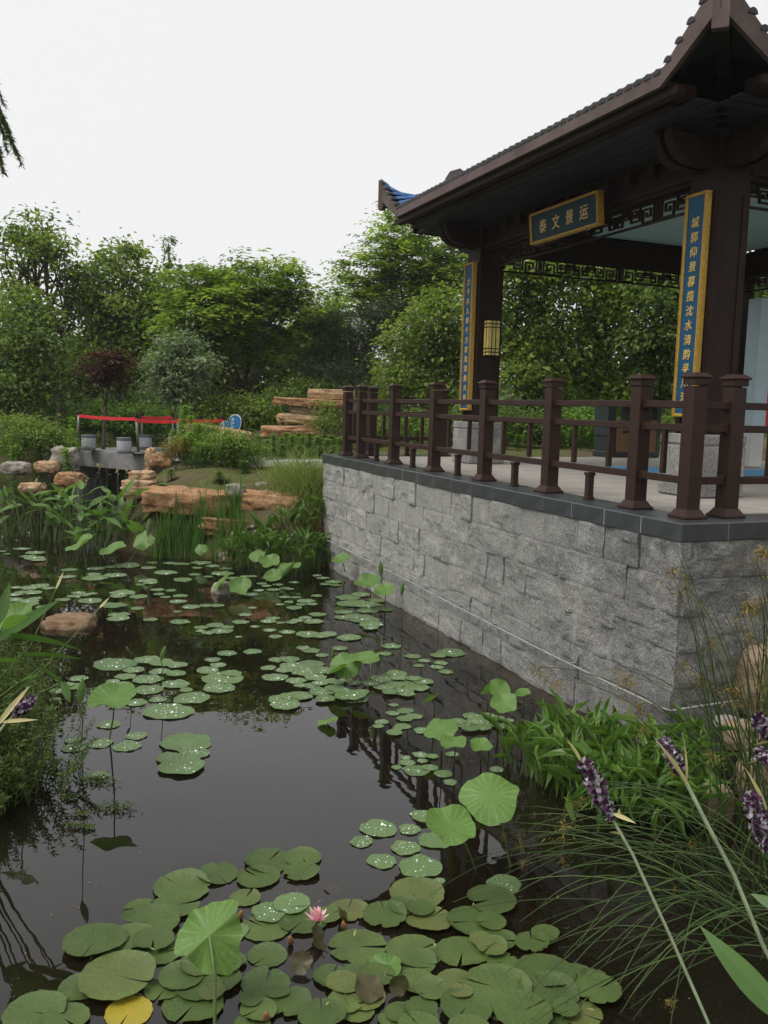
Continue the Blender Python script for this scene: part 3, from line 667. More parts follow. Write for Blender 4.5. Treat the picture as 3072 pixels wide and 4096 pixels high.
# lantern on the far pillar
ln = empty('wall_lantern', W3(1.78, A1-pw/2-.085, 1.80), ANG, 'amber glass lantern with dark bars on the inner face of the far pillar', 'lantern')
place('lamp_shade', MB().bev((0, 0, 0), (.19, .12, .49), .004).mesh('lamp_shade', M['lampglass']), ln)
fb = MB().bev((0, 0, 0), (.204, .134, .012), .002).mesh('bar', M['ink'])
for z in (-.25, -.20, -.15, .15, .20, .25, -.105, .105)[:6]: place('bar', fb, ln, (0, 0, z))
vb = MB().bev((0, 0, 0), (.01, .01, .5), .002).mesh('bar', M['ink'])
for x in (-.03, .03): place('bar', vb, ln, (x, -.062, 0))
for y in (-.02,): place('bar', vb, ln, (-.097, y, 0))
place('bracket_plate', MB().bev((0, .075, 0), (.1, .03, .3), .004).mesh('bracket_plate', M['wood']), ln)

# ------------------------------------------------------------------ things on the platform
lb = empty('litter_bin', W3(5.68, 8.2, 0), ANG, 'dark two-bay litter bin with bronze fronts at the back of the platform', 'bin')
bb = MB(); bb.bev((0, 0, .05), (1.16, .42, .1), .01); bb.bev((0, 0, .36), (1.10, .40, .56), .01); bb.bev((-.49, 0, .66), (.18, .42, .56), .01); bb.bev((.06, .05, .78), (.16, .3, .3), .01); bb.bev((.53, 0, .66), (.10, .42, .56), .01); bb.bev((0, 0, .925), (1.16, .43, .03), .01)
place('bin_body', bb.mesh('bin_body', M['bin']), lb)
for x in (-.17, .30):
    d = place('door', MB().bev((x, -.212, .38), (.42 if x < 0 else .36, .024, .58), .006).mesh('door', M['binfront']), lb)
    lg = MB(); zz = .56
    pts = [(-.055, 0), (-.06, .02), (-.012, .125), (.0, .132), (.012, .125), (.06, .02), (.055, 0), (.012, 0), (.018, -.05)]
    for (p, q), (r_, t_) in zip(pts, pts[1:]): lg.tube([(x+p, -.226, zz+q), (x+r_, -.226, zz+t_)], .0055, 5)
    lg.tube([(x-.055, -.226, zz), (x-.014, -.226, zz), (x-.02, -.226, zz-.05)], .0055, 5)
    place('tree_emblem', lg.mesh('tree_emblem', M['ink']), d)
    if x < 0:
        for k, ch in enumerate('其他垃圾'):
            me = glyph(ch, .05)
            if len(me.vertices):
                if not me.materials: me.materials.append(M['ink'])
                o = place('letter', me, d, (x-.075+k*.05, -.2265, .455)); o.rotation_euler = (math.pi/2, 0, 0)
ip = empty('information_board', W3(6.2, 5.74, 0), ANG, 'pale blue framed notice board on the platform at the right edge of the photo', 'board')
for y in (0,): place('upright', MB().bev((0, 0, 1.57), (.28, .26, 2.07), .01).mesh('upright', M['panelblue']), ip)
place('base_block', MB().bev((0, 0, .27), (.27, .25, .54), .01).mesh('base_block', M['panelwhite']), ip)
place('cross_bar', MB().bev((1.0, 0, 1.43), (1.72, .12, .10), .01).mesh('cross_bar', M['panelblue']), ip)
place('cross_bar', MB().bev((1.0, 0, 2.52), (1.72, .12, .16), .01).mesh('cross_bar', M['panelblue']), ip)
place('board_face', MB().bev((1.0, .02, 1.96), (1.72, .04, .93), .005).mesh('board_face', M['panelwhite']), ip)
place('red_panel', MB().bev((1.0, .02, .98), (1.6, .04, .78), .005).mesh('red_panel', M['red']), ip)
place('upright', MB().bev((2.0, 0, 1.3), (.28, .26, 2.6), .01).mesh('upright', M['panelblue']), ip)

# ------------------------------------------------------------------ rocks
def rock_mesh(seed, d, mat, boxy=.5, amp=.12, strata=0, n=11):
    V = []; F = []; idx = {}
    def vid(p):
        k = tuple(round(c, 4) for c in p)
        if k not in idx: idx[k] = len(V); V.append(Vector(p))
        return idx[k]
    for ax in range(3):
        for sg in (-1, 1):
            for i in range(n):
                for j in range(n):
                    q = []
                    for a, b in ((i, j), (i+1, j), (i+1, j+1), (i, j+1)):
                        u, w_ = -1+2*a/n, -1+2*b/n; p = [0, 0, 0]; p[ax] = sg; p[(ax+1) % 3] = u; p[(ax+2) % 3] = w_; q.append(vid(p))
                    F.append(tuple(q) if sg > 0 else tuple(reversed(q)))
    off = Vector((seed*3.7, seed*1.9, seed*5.3)); out = []
    for p in V:
        s = p.normalized(); c = s.lerp(p*.82, boxy)
        h = noise.fractal(Vector((c.x*d[0], c.y*d[1], c.z*d[2]))*(1.5/max(.25, min(d)))+off, .9, 2.0, 5)
        ck = noise.voronoi(c*1.6+off)[0]; fac = (ck[1]-ck[0])
        r = 1+amp*h*1.3-amp*.9*max(0, .25-fac)
        if strata: r += .45*strata*(noise.noise(Vector((c.x*.6, c.y*.6, c.z*5.5))+off))
        q = c*r; out.append((q.x*d[0]/2, q.y*d[1]/2, q.z*d[2]/2))
    return MB().add(out, F).mesh('rock', mat, smooth=True)
def rock(seed, c, d, mat, label, boxy=.5, amp=.12, strata=0, rot=(0, 0, 0), group=None, name='rock'):
    return place(name, rock_mesh(seed, d, M[mat], boxy, amp, strata), None, c, rot, (1, 1, 1), label, 'rock', group)
# far bank ledges
rock(1, (-3.354, 15.0, 0.893), (1.82, 1.1, .44), 'orange', 'long low orange ledge rock on the far bank below the mossy slope', .85, .10, .10, (.03, .03, .05))
rock(2, (-1.864, 14.9, 0.924), (1.35, 1.0, .42), 'orange', 'orange ledge rock half under long grass next to the granite wall', .75, .13, .1, (.05, 0, -.2))
rock(3, (-2.31, 14.75, 0.517), (1.75, .9, .34), 'orange', 'layered brown ledge rock just above the water behind the iris blades', .85, .08, .16, (0, .02, 0))
rock(4, (-4.406, 15.9, 1.206), (.50, .5, .22), 'tan', 'small flat tan rock topmost of the stack beside the bridge', .75, .1, .14)
rock(5, (-4.412, 15.8, 1.072), (.66, .6, .20), 'tan', 'middle slab of the tan rock stack beside the bridge', .8, .1, .16)
rock(6, (-4.428, 15.7, 0.939), (.60, .6, .26), 'tan', 'bottom slab of the tan rock stack beside the bridge', .8, .1, .16)
rock(7, (-2.514, 14.75, 1.086), (.36, .32, .29), 'greyrock', 'round pale grey boulder perched in the gap between two orange ledges', .35, .14)
rock(8, (-2.086, 15.3, 1.13), (.42, .35, .19), 'greyrock', 'flat pale grey stone lying on top of the grassy orange ledge', .4, .14)
rock(9, (-1.484, 15.6, 1.248), (.32, .3, .24), 'greyrock', 'whitish stone in the grass close to the granite wall', .4, .14)
rock(10, (-7.301, 20.0, 1.178), (.66, .6, .66), 'greyrock', 'large upright grey boulder at the left end of the stone bridge', .45, .18)
rock(11, (-7.51, 19.5, 1.041), (.56, .5, .32), 'tan', 'rounded tan boulder left of the upright grey boulder', .45, .14, 0)
rock(12, (-7.998, 19.0, 1.036), (.68, .55, .32), 'greyrock', 'broad pinkish grey boulder near the left edge of the photo', .35, .12)
rock(13, (-5.188, 19.4, 1.258), (.22, .5, .62), 'tan', 'narrow upright tan rock against the right end of the stone bridge', .5, .15, .08)
rock(31, (-4.909, 19.3, 1.272), (.55, .5, .34), 'orange', 'low orange rock in the slope right of the narrow upright rock', .6, .14, .08)
rock(14, (-6.298, 17.5, 0.969), (.60, .5, .32), 'orange', 'low orange rock behind the broad leaved water plants', .7, .12, .1)
rock(15, (-6.848, 17.0, 0.818), (.5, .45, .25), 'tan', 'small tan rock half hidden by broad leaves at the left bank', .5, .12, .06)
rock(16, (-3.911, 20.5, 1.834), (1.75, .9, .40), 'tan', 'long sloping tan rock behind the trimmed shrub on the far bank', .6, .13, .12, (0, .12, .1))
# stacked slabs beyond the path
SY = 20.0
rock(17, (-1.273, 20.2, 2.821), (1.25, .9, .27), 'tan', 'topmost pale slab of the tall ochre rock stack beyond the path', .92, .06, .06)
rock(18, (-1.733, 20.0, 2.619), (1.95, 1.1, .22), 'orange', 'long jutting slab second from the top of the ochre rock stack', .92, .06, .08, (0, .03, 0))
rock(19, (-1.645, 20.0, 2.419), (1.3, .9, .20), 'brownrock', 'thin dark slab in the middle of the ochre rock stack', .85, .1, .12, (0, .05, 0))
rock(20, (-1.786, 19.9, 2.238), (1.5, .95, .26), 'tan', 'pale thick slab in the lower half of the ochre rock stack', .85, .1, .06, (0, .06, 0))
rock(21, (-2.01, 19.8, 1.989), (1.85, 1.1, .28), 'orange', 'long reddish slab at the bottom of the ochre rock stack', .85, .1, .06, (0, -.03, 0))
rock(22, (-1.163, 20.6, 2.245), (1.1, .9, 1.25), 'brownrock', 'dark core stone behind the slabs of the ochre rock stack', .85, .1, .06)
# rocks standing in the water
g1 = (-3.564, 9.729, 0.0)
rock(23, (g1[0], g1[1]+.12, -.035), (.66, .62, .30), 'wetrock', 'brown flat rock just breaking the water near the left bank', .45, .12, .05)
g2 = (-2.143, 11.699, 0.0)
rock(24, (g2[0], g2[1]+.1, .0), (.40, .36, .30), 'greyrock', 'pale rounded rock standing in the water under young lotus leaves', .35, .12)
rock(25, (g2[0]+.5, g2[1]-.25, -.16), (.8, .6, .28), 'wetrock', 'rock lying under the water beside the pale rounded rock', .5, .12)
# right bank by the wall corner
rock(26, (2.926, 6.6, 0.552), (.42, .5, .62), 'brownrock', 'tall smooth brown boulder against the wall at the right edge', .3, .08)
rock(27, (2.664, 6.2, 0.252), (.30, .28, .26), 'brownrock', 'small rounded brown stone at the foot of the tall boulder', .3, .1)
rock(28, (2.591, 6.3, 0.302), (.20, .18, .14), 'greyrock', 'small grey stone by the corner of the wall', .3, .1)
rock(29, (2.192, 5.4, 0.091), (.22, .22, .3), 'brownrock', 'brown stone showing between rush stems near the right edge', .3, .1)
rock(30, (2.582, 5.6, 0.188), (.4, .3, .4), 'brownrock', 'brown stone behind the purple flowers at the right edge', .3, .1)
for k in range(14):   # pebbles at the far waterline
    x_, y_ = rnd.uniform(-2.75, -1.75), rnd.uniform(13.95, 14.35); s_ = rnd.uniform(.08, .17)
    rock(40+k, (x_, y_, max(0.02, hz(x_, y_))+s_*.2), (s_, s_*.9, s_*.75), rnd.choice(['greyrock', 'brownrock', 'wetrock']), 'small rounded pebble at the waterline under the ledge rocks', .25, .1, 0, (0, 0, k), 'pebbles under the ledge rocks', 'pebble')

# ------------------------------------------------------------------ bridge, stools, barrier, heart sign
GB = 1.30
pL = Vector((-7.835, 21.958, 1.3)); pR = Vector((-5.435, 20.363, 1.3))
bd = (pR-pL); BL = bd.length; ba = math.atan2(bd.y, bd.x)
br = empty('stone_bridge', (pL.x, pL.y, GB), ba, 'plain grey stone slab bridge over the inlet with four stone stools on it', 'bridge')
place('deck', MB().bev((BL/2, 1.5, -.195), (BL, 3.0, .39), .012).mesh('deck', M['bridge']), br)
nb_ = 5
for i in range(nb_):
    for j in range(4): place('paving_slab', MB().bev((BL*(i+.5)/nb_, .38+j*.75, .012), (BL/nb_-.01, .74, .03), .004).mesh('paving_slab', M['bridge']), br)
place('abutment', MB().bev((.12, 1.5, -.95), (.3, 3.0, 1.1), .01).mesh('abutment', M['bridge']), br); place('abutment', MB().bev((BL-.12, 1.5, -.95), (.3, 3.0, 1.1), .01).mesh('abutment', M['bridge']), br)
sm = MB().lathe([(.158, .06), (.164, .08), (.166, .16), (.164, .29), (.158, .315)], 18).mesh('drum', M['stool'], True)
sb_ = MB().lathe([(.154, 0), (.16, .01), (.16, .06), (.158, .065)], 18).mesh('band', M['stoolband'])
stp = MB().lathe([(.16, .305), (.167, .312), (.167, .365), (.158, .378)], 18).mesh('band', M['stoolband'])
for k, (g, lab) in enumerate((((-7.226, 21.377, 1.33), 'leftmost grey drum stool on the stone bridge next to the first barrier post'), ((-6.061, 20.37, 1.33), 'grey drum stool nearest the front edge of the stone bridge'), ((-6.131, 22.431, 1.33), 'grey drum stool behind the leaning barrier post on the bridge'), ((-5.617, 23.394, 1.33), 'grey drum stool half hidden by leafy plants right of the bridge'))):
    r = empty('stone_stool', g, 0, lab, 'stool', 'stone stools at the bridge')
    place('drum', sm, r); place('band', sb_, r); place('band', stp, r)
tops = [(-7.662, 22.0, 2.245), (-5.84, 20.6, 2.235), (-6.262, 22.6, 2.218), (-5.424, 22.4, 2.243), (-4.914, 20.8, 2.23), (-3.925, 21.2, 2.242)]
bots = [(-7.729, 22.0, 1.322), (-5.795, 20.6, 1.342), None, None, None, (-3.846, 21.2, 1.481)]
labs = ['leftmost steel barrier post at the outer end of the bridge', 'leaning steel barrier post at the front of the bridge', 'steel barrier post behind the bridge where the middle red belt starts', 'rear steel barrier post where the middle red belt ends', 'steel barrier post standing among the leafy plants', 'rightmost steel barrier post beside the heart sign']
for k, tpp in enumerate(tops):
    x_, y_, z_ = tpp; bz = 1.33 if k < 2 else max(1.2, hz(x_, y_))
    bx = bots[k][0] if bots[k] else x_
    r = empty('barrier_post', (bx, y_, bz), 0, labs[k], 'barrier post', 'belt barrier posts at the bridge')
    place('tube', MB().tube([(0, 0, 0), (x_-bx, 0, z_-bz)], .033, 10).mesh('tube', M['steel'], True), r)
    place('base_disc', MB().lathe([(.23, 0), (.235, .02), (.2, .04), (.05, .055)], 20).mesh('base_disc', M['steel'], True), r)
    place('belt_head', MB().tube([(x_-bx, 0, z_-bz-.08), (x_-bx, 0, z_-bz+.015)], .042, 10).mesh('belt_head', M['ink'], True), r)
for (i, j, dz, lab) in ((0, 1, 0, 'red belt stretched over the front edge of the bridge'), (2, 3, .02, 'short red belt at the back of the bridge'), (1, 4, -.03, 'red belt running behind the leafy plants in the middle'), (4, 5, 0, 'red belt leading to the post by the heart sign')):
    a, b = Vector(tops[i]), Vector(tops[j]); m = MB(); N = 10; V = []; F = []
    for q in range(N+1):
        t = q/N; p = a.lerp(b, t); z = p.z-.06+dz-.022*4*t*(1-t)
        V += [(p.x, p.y-.045, z), (p.x, p.y-.045, z-.075), (p.x, p.y-.043, z-.075), (p.x, p.y-.043, z)]
    for q in range(N):
        for e in range(4): F.append((q*4+e, q*4+(e+1) % 4, q*4+4+(e+1) % 4, q*4+4+e))
    place('barrier_belt', MB().add(V, F).mesh('barrier_belt', M['red']), None, label=lab, cat='barrier belt', group='red barrier belts at the bridge')
# heart sign
hc = (-3.844, 22.0, 1.999)
hs_ = empty('heart_sign', (hc[0], hc[1], hc[2]), 0, 'small blue heart-shaped sign with white edge and lettering behind the long tan rock', 'sign'); hs_.rotation_euler = (0, -.62, 0)
def heart(s, y0, y1, mt, nm):
    P = []
    for q in range(40):
        t = 2*math.pi*q/40; P.append((s*16*math.sin(t)**3, s*(13*math.cos(t)-5*math.cos(2*t)-2*math.cos(3*t)-math.cos(4*t))))
    return MB().prism(P, 1, y0, y1).mesh(nm, mt)
place('heart_edge', heart(.0186, -.02, .02, M['white'], 'heart_edge'), hs_); place('heart_face', heart(.0172, -.026, -.0205, M['heart'], 'heart_face'), hs_)
for k, ch in enumerate('爱护花草'):
    me = glyph(ch, .085)
    if len(me.vertices):
        if not me.materials: me.materials.append(M['white'])
        o = place('letter', me, hs_, (.13-.062*k-.02, -.029, .12-k*.075)); o.rotation_euler = (math.pi/2, 0, 0); o.rotation_euler.rotate_axis('Z', -.62)
place('stake', MB().tube([(0, 0, -.9), (0, 0, -.3)], .02, 8).mesh('stake', M['steel']), hs_)

# ------------------------------------------------------------------ foliage builders
def leafcards(C, L, W, rng, nrm=None, dirs=None, fold=.18):
    """one small folded leaf per centre: 4 vertices, 2 triangles"""
    n = len(C)
    if nrm is None:
        nrm = rng.normal(size=(n, 3))*.6; nrm[:, 2] += .8
    nrm /= np.linalg.norm(nrm, axis=1)[:, None]+1e-9
    if dirs is None: dirs = rng.normal(size=(n, 3))
    dirs = dirs-nrm*(dirs*nrm).sum(1)[:, None]; dirs /= np.linalg.norm(dirs, axis=1)[:, None]+1e-9
    s = np.cross(nrm, dirs); k_ = rng.uniform(.6, 1.35, n); l = (L*k_)[:, None]; w_ = (W*k_*rng.uniform(.85, 1.15, n))[:, None]
    V = np.stack([C-dirs*l*.5, C+s*w_*.5+nrm*w_*fold-dirs*l*.06, C+dirs*l*.5-nrm*l*.08, C-s*w_*.5+nrm*w_*fold-dirs*l*.06], 1).reshape(-1, 3)
    b = np.arange(n)*4; F = np.stack([np.stack([b, b+1, b+2], 1), np.stack([b, b+2, b+3], 1)], 1).reshape(-1, 3)
    return V, F
def crown(blobs, rng, nclump, per, rc, L, W, mode='broad', shell=.62, flat=.8):
    CC = []; OUT = []; BV = []
    vol = np.array([b[3]*b[4] for b in blobs]); vol = vol/vol.sum()
    for b, f in zip(blobs, vol):
        k = max(3, int(nclump*f)); u = rng.normal(size=(k, 3)); u /= np.linalg.norm(u, axis=1)[:, None]
        r = shell+(1.06-shell)*rng.random(k)**.7; r[rng.random(k) < .22] *= .6
        d = np.array([b[3], min(b[3], 2.4)*.9, b[4]]); CC.append(np.array(b[:3])+u*r[:, None]*d*rng.uniform(.86, 1.1, (k, 1))); OUT.append(u)
    CC = np.concatenate(CC); OUT = np.concatenate(OUT); n = len(CC)
    tone = np.clip(.48+.27*rng.normal(size=n), 0, 1); big = rng.uniform(.55, 1.55, n)
    idx = np.repeat(np.arange(n), per); off = rng.normal(size=(len(idx), 3))*rc*big[idx][:, None]*np.array([1, 1, flat*.7])
    if mode == 'frond':
        # leaflets laid out along drooping fronds
        nf = 7; fd = rng.normal(size=(n, nf, 3)); fd[:, :, 2] = np.abs(fd[:, :, 2])*.25; fd += OUT[:, None, :]*.9; fd /= np.linalg.norm(fd, axis=2)[:, :, None]
        fi = rng.integers(0, nf, len(idx)); t = rng.random(len(idx)); dr = fd[idx, fi]; ln = (rc*2.6*big[idx])
        side = np.cross(dr, np.array([0, 0, 1.])); side /= np.linalg.norm(side, axis=1)[:, None]+1e-9
        sg = np.where(rng.random(len(idx)) < .5, -1, 1)[:, None]
        C = CC[idx]+dr*(t*ln)[:, None]+side*sg*L*.5+np.array([0, 0, -1.])*(t**2*ln*.35)[:, None]+rng.normal(size=(len(idx), 3))*.02
        nr = rng.normal(size=(len(idx), 3))*.25+np.array([0, 0, 1.]); V, F = leafcards(C, L, W, rng, nr, side*sg+dr*.5)
    elif mode == 'needle':
        C = CC[idx]+off*.8; dd = off/(np.linalg.norm(off, axis=1)[:, None]+1e-9)+np.array([0, 0, .5]); V, F = leafcards(C, L, W, rng, None, dd)
    else:
        C = CC[idx]+off; nr = OUT[idx]*.45+np.array([0, 0, .75])+rng.normal(size=(len(idx), 3))*.5; dd = off+rng.normal(size=off.shape)*rc*.4+np.array([0, 0, -.12]); V, F = leafcards(C, L, W, rng, nr, dd)
    val = np.clip(tone[idx]+.16*rng.normal(size=len(idx)), 0, 1); return V, F, np.repeat(val, 2), CC
def limbs(base_z, blobs, CC, rng, r0, lean=0, forks=None, twigs=5, tr=.014, fork_h=.35):
    m = MB(); top = max(b[2] for b in blobs); zc = sum(b[2] for b in blobs)/len(blobs)
    fz = base_z+(zc-base_z)*fork_h
    def jit(s): return Vector(rng.normal(size=3)*s)
    tr_pts = [Vector((0, 0, base_z-.15))]+[Vector((lean*t, 0, base_z+(fz-base_z)*t))+jit(.04) for t in (.33, .66, 1)]
    m.tube(tr_pts, [r0*1.25, r0, r0*.88, r0*.8], 7)
    for b in blobs:
        e = Vector(b[:3]); s = tr_pts[-1]; k = s.lerp(e, .5)+jit(.18)+Vector((0, 0, -.12*abs(e.x-s.x)))
        rb = r0*.55*max(.4, min(1, b[3]/2)); m.tube([s, s.lerp(k, .5)+jit(.06), k, k.lerp(e, .55)+jit(.1), e], [rb*1.1, rb, rb*.8, rb*.55, rb*.3], 5)
        d2 = ((CC-np.array(b[:3]))**2).sum(1); near = np.argsort(d2)[:max(12, twigs*3)]
        for i in rng.choice(near, min(twigs, len(near)), False):
            q = Vector(CC[i]); st_ = k.lerp(e, rng.uniform(.1, .9)); m.tube([st_, st_.lerp(q, .5)+jit(.08), q], [tr*1.8, tr*1.3, tr*.6], 4, False)
    return m
def tree(name, T, mat, label, nclump=120, per=70, rc=.33, L=.14, W=.08, mode='broad', r0=.12, seed=1, twigs=6, shell=.62, group=None, cat='tree', fork_h=.35, bark='bark', tr=.014, flat=.8):
    x, y, blobs = T; rng = np.random.default_rng(seed); bz = hz(x, y)
    bl = [(b[0], b[1], b[2]-bz, b[3], b[4]) for b in blobs]
    V, F, val, CC = crown(bl, rng, nclump, per, rc, L, W, mode, shell, flat)
    r = empty(name, (x, y, bz), 0, label, cat, group)
    place('crown', npmesh('crown', V, F, M[mat], val), r)
    place('trunk', limbs(0, bl, CC, rng, r0, 0, None, twigs, tr, fork_h).mesh('trunk', M[bark], True), r)
    return r
# thin haze volume, added to soften the trees and lift their shadows
hb = MB().box((5, 38, 8), (110, 96, 22)).mesh('haze'); hm = bpy.data.materials.new('haze'); hm.use_nodes = True; hm.node_tree.nodes.clear()
ho = hm.node_tree.nodes.new('ShaderNodeOutputMaterial'); hv = hm.node_tree.nodes.new('ShaderNodeVolumePrincipled'); hv.inputs['Color'].default_value = (.92, .94, .95, 1); hv.inputs['Density'].default_value = .0006; hv.inputs['Anisotropy'].default_value = .2
hm.node_tree.links.new(hv.outputs[0], ho.inputs['Volume']); hb.materials.append(hm); place('haze', hb, kind='stuff')
# ------------------------------------------------------------------ trees
tree('broadleaf_tree', (-9.99, 27, [(-0.88, -0.116, 7.349, 0.996, 0.826), (-1.459, 0.307, 6.254, 0.996, 0.783), (-0.061, -0.598, 6.698, 0.854, 0.783), (0.651, -0.189, 6.039, 0.683, 0.783), (-0.923, -0.528, 5.315, 1.068, 0.641), (0.188, -0.487, 4.934, 0.854, 0.569)]), 'br_mid', 'tall open-crowned tree at the left with branches showing against the sky', 100, 46, .27, .17, .095, r0=.15, seed=11, twigs=14, shell=.35, tr=.02)
tree('broadleaf_tree', (-8.52, 28, [(0.086, -0.073, 6.903, 0.812, 0.664), (-0.546, -0.539, 5.76, 0.812, 0.812), (0.685, 0.043, 6.104, 0.62, 0.62), (1.232, -0.048, 5.596, 0.531, 0.531), (0.099, -0.148, 5.068, 1.328, 0.886), (1.331, -0.21, 4.959, 0.886, 0.738), (-0.055, -0.427, 4.063, 1.033, 0.738)]), 'br_mid', 'dense broad-leaved tree with a pointed bright top left of the round-headed tree', 180, 62, .32, .17, .095, r0=.14, seed=12, twigs=9, shell=.5)
tree('locust_tree', (-4.19, 25, [(-0.993, 0.064, 5.724, 0.896, 0.633), (0.294, 0.326, 5.884, 1.12, 0.554), (1.173, -0.193, 5.706, 0.659, 0.474), (-0.474, 0.019, 5.004, 1.252, 0.764), (0.756, 0.616, 4.91, 1.12, 0.725), (0.049, 0.585, 4.318, 1.054, 0.593), (-1.185, -0.449, 4.858, 0.857, 0.725), (1.581, -0.14, 5.994, 0.343, 0.185)]), 'locust', 'large round-headed feathery tree in the middle of the far bank', 620, 60, .24, .17, .06, 'frond', .19, 13, 8, .6)
tree('small_tree', (-5.39, 22.5, [(0.084, 0.31, 3.871, 0.474, 0.38), (0.635, 0.025, 3.423, 0.38, 0.38), (-0.421, 0.235, 3.453, 0.356, 0.356), (0.001, 0.2, 2.942, 0.664, 0.427), (0.318, 0.066, 4.073, 0.237, 0.19)]), 'silver', 'small silvery green tree behind the red barrier belt', 105, 56, .20, .12, .055, r0=.05, seed=14, twigs=8, shell=.5)
tree('maple_tree', (-7.0, 22, [(0.06, -0.163, 3.49, 0.418, 0.174), (-0.241, 0.132, 3.278, 0.255, 0.104), (0.357, -0.105, 3.407, 0.255, 0.128), (0.056, 0.163, 3.115, 0.278, 0.093)]), 'maple', 'small dark red maple on a thin pale trunk at the left', 70, 46, .13, .11, .05, 'frond', .06, 15, 8, .4, fork_h=.75, flat=.5)
tree('broadleaf_tree', (-10.05, 23.5, [(0.182, 0.477, 4.592, 0.867, 0.681), (0.9, -0.14, 3.951, 0.595, 0.681), (-0.152, 0.39, 3.38, 0.867, 0.743), (1.003, -0.318, 2.926, 0.496, 0.557), (0.26, -0.408, 2.663, 0.743, 0.496)]), 'br_dark', 'dark bushy tree at the left edge in front of the open-crowned tree', 180, 60, .28, .14, .075, r0=.08, seed=16, twigs=7)
tree('locust_tree', (0.7, 30, [(-0.637, -0.422, 8.054, 0.712, 0.664), (0.227, 0.496, 7.479, 1.265, 0.917), (-1.374, -0.079, 6.835, 0.917, 0.712), (-0.281, 0.445, 6.411, 1.423, 0.822), (1.017, 0.635, 6.899, 0.949, 0.917), (-1.74, 0.041, 5.993, 0.759, 0.569), (1.765, 0.001, 7.52, 0.791, 0.791)]), 'locust', 'tall bright feathery tree rising beside the upturned roof corner', 460, 64, .30, .18, .066, 'frond', .2, 17, 7, .55)
tree('pine_tree', (-1.31, 25, [(-0.312, 0.379, 4.768, 0.725, 0.554), (-0.686, 0.432, 3.928, 0.659, 0.501), (0.416, 0.409, 4.086, 0.791, 0.633), (0.946, 0.026, 4.675, 0.606, 0.554), (1.297, -0.227, 5.129, 0.606, 0.343), (-0.09, -0.631, 3.43, 0.923, 0.395)]), 'pine', 'dark dull pine behind the ochre rock stack', 240, 90, .26, .17, .016, 'needle', .1, 18, 9, .5)
tree('broadleaf_tree', (1.57, 24, [(-0.216, -0.572, 4.942, 0.835, 0.696), (-0.809, 0.002, 4.069, 0.835, 0.696), (0.255, -0.004, 3.975, 0.696, 0.759), (-1.223, -0.324, 3.318, 0.633, 0.506), (-0.277, -0.38, 3.095, 0.759, 0.506)]), 'br_mid', 'leafy tree just left of the pillar with the lantern', 190, 58, .27, .13, .075, r0=.1, seed=19, twigs=8)
tree('broadleaf_tree', (3.4, 22, [(0.094, 0.291, 5.306, 0.765, 0.58), (-0.163, -0.467, 5.963, 0.696, 0.522), (0.63, 0.109, 5.929, 0.58, 0.464), (-0.381, 0.222, 4.513, 0.638, 0.673), (0.592, -0.001, 4.427, 0.673, 0.673), (0.062, -0.295, 3.567, 0.765, 0.58), (0.662, -0.245, 3.016, 0.58, 0.464)]), 'br_mid', 'leafy tree seen through the pavilion right of the lantern pillar', 240, 56, .26, .13, .08, r0=.1, seed=20, twigs=8)
tree('broadleaf_tree', (5.43, 22.8, [(-0.281, -0.409, 5.389, 0.913, 0.601), (-0.439, -0.566, 6.13, 0.841, 0.541), (0.39, -0.037, 5.981, 0.721, 0.541), (0.409, 0.242, 4.656, 0.769, 0.673), (-0.456, -0.078, 4.284, 0.697, 0.697), (-0.056, -0.019, 3.476, 0.913, 0.601), (0.449, -0.492, 2.959, 0.721, 0.481)]), 'br_bright', 'brighter leafy tree seen through the middle of the pavilion', 230, 56, .26, .13, .08, r0=.1, seed=21, twigs=8)
tree('broadleaf_tree', (6.69, 21.5, [(-0.171, -0.417, 5.164, 0.861, 0.51), (-0.327, 0.267, 5.864, 0.793, 0.51), (0.449, -0.225, 5.831, 0.68, 0.51), (-0.456, 0.034, 4.393, 0.725, 0.635), (0.386, -0.447, 4.306, 0.657, 0.635), (-0.061, 0.439, 3.467, 0.748, 0.567), (0.532, 0.318, 2.983, 0.567, 0.453)]), 'br_dark', 'dark leafy tree seen through the pavilion behind the litter bin', 240, 56, .26, .13, .08, r0=.1, seed=22, twigs=8)
tree('broadleaf_tree', (8.62, 21, [(0.039, 0.258, 5.589, 0.664, 0.609), (-0.436, -0.224, 4.727, 0.609, 0.62), (0.356, 0.302, 4.321, 0.664, 0.62), (0.152, 0.433, 3.454, 0.664, 0.554)]), 'br_dark', 'dark tree behind the pale blue notice board at the right edge', 200, 56, .27, .13, .08, r0=.1, seed=23, twigs=7)
tree('broadleaf_tree', (-2.89, 38, [(-0.076, 0.015, 6.187, 0.761, 0.601), (-0.755, 0.291, 5.589, 0.761, 0.801), (0.546, 0.27, 6.551, 0.521, 0.801), (-1.038, -0.621, 4.804, 0.901, 1.002), (0.139, -0.24, 5.225, 0.901, 1.002)]), 'br_bright', 'paler distant tree in the gap right of the round-headed tree', 150, 50, .42, .2, .1, r0=.1, seed=24, twigs=6)
tree('slender_tree', (-8.15, 33, [(0.029, 0.119, 8.417, 0.244, 0.07), (-0.005, -0.031, 7.972, 0.07, 0.278), (-0.007, -0.054, 7.427, 0.087, 0.244), (0.027, -0.037, 7.03, 0.191, 0.157), (0.043, -0.055, 6.399, 0.174, 0.348)]), 'br_dark', 'single thin leafy shoot standing above the treetops against the sky', 34, 34, .09, .13, .06, r0=.05, seed=25, twigs=2, fork_h=.96)
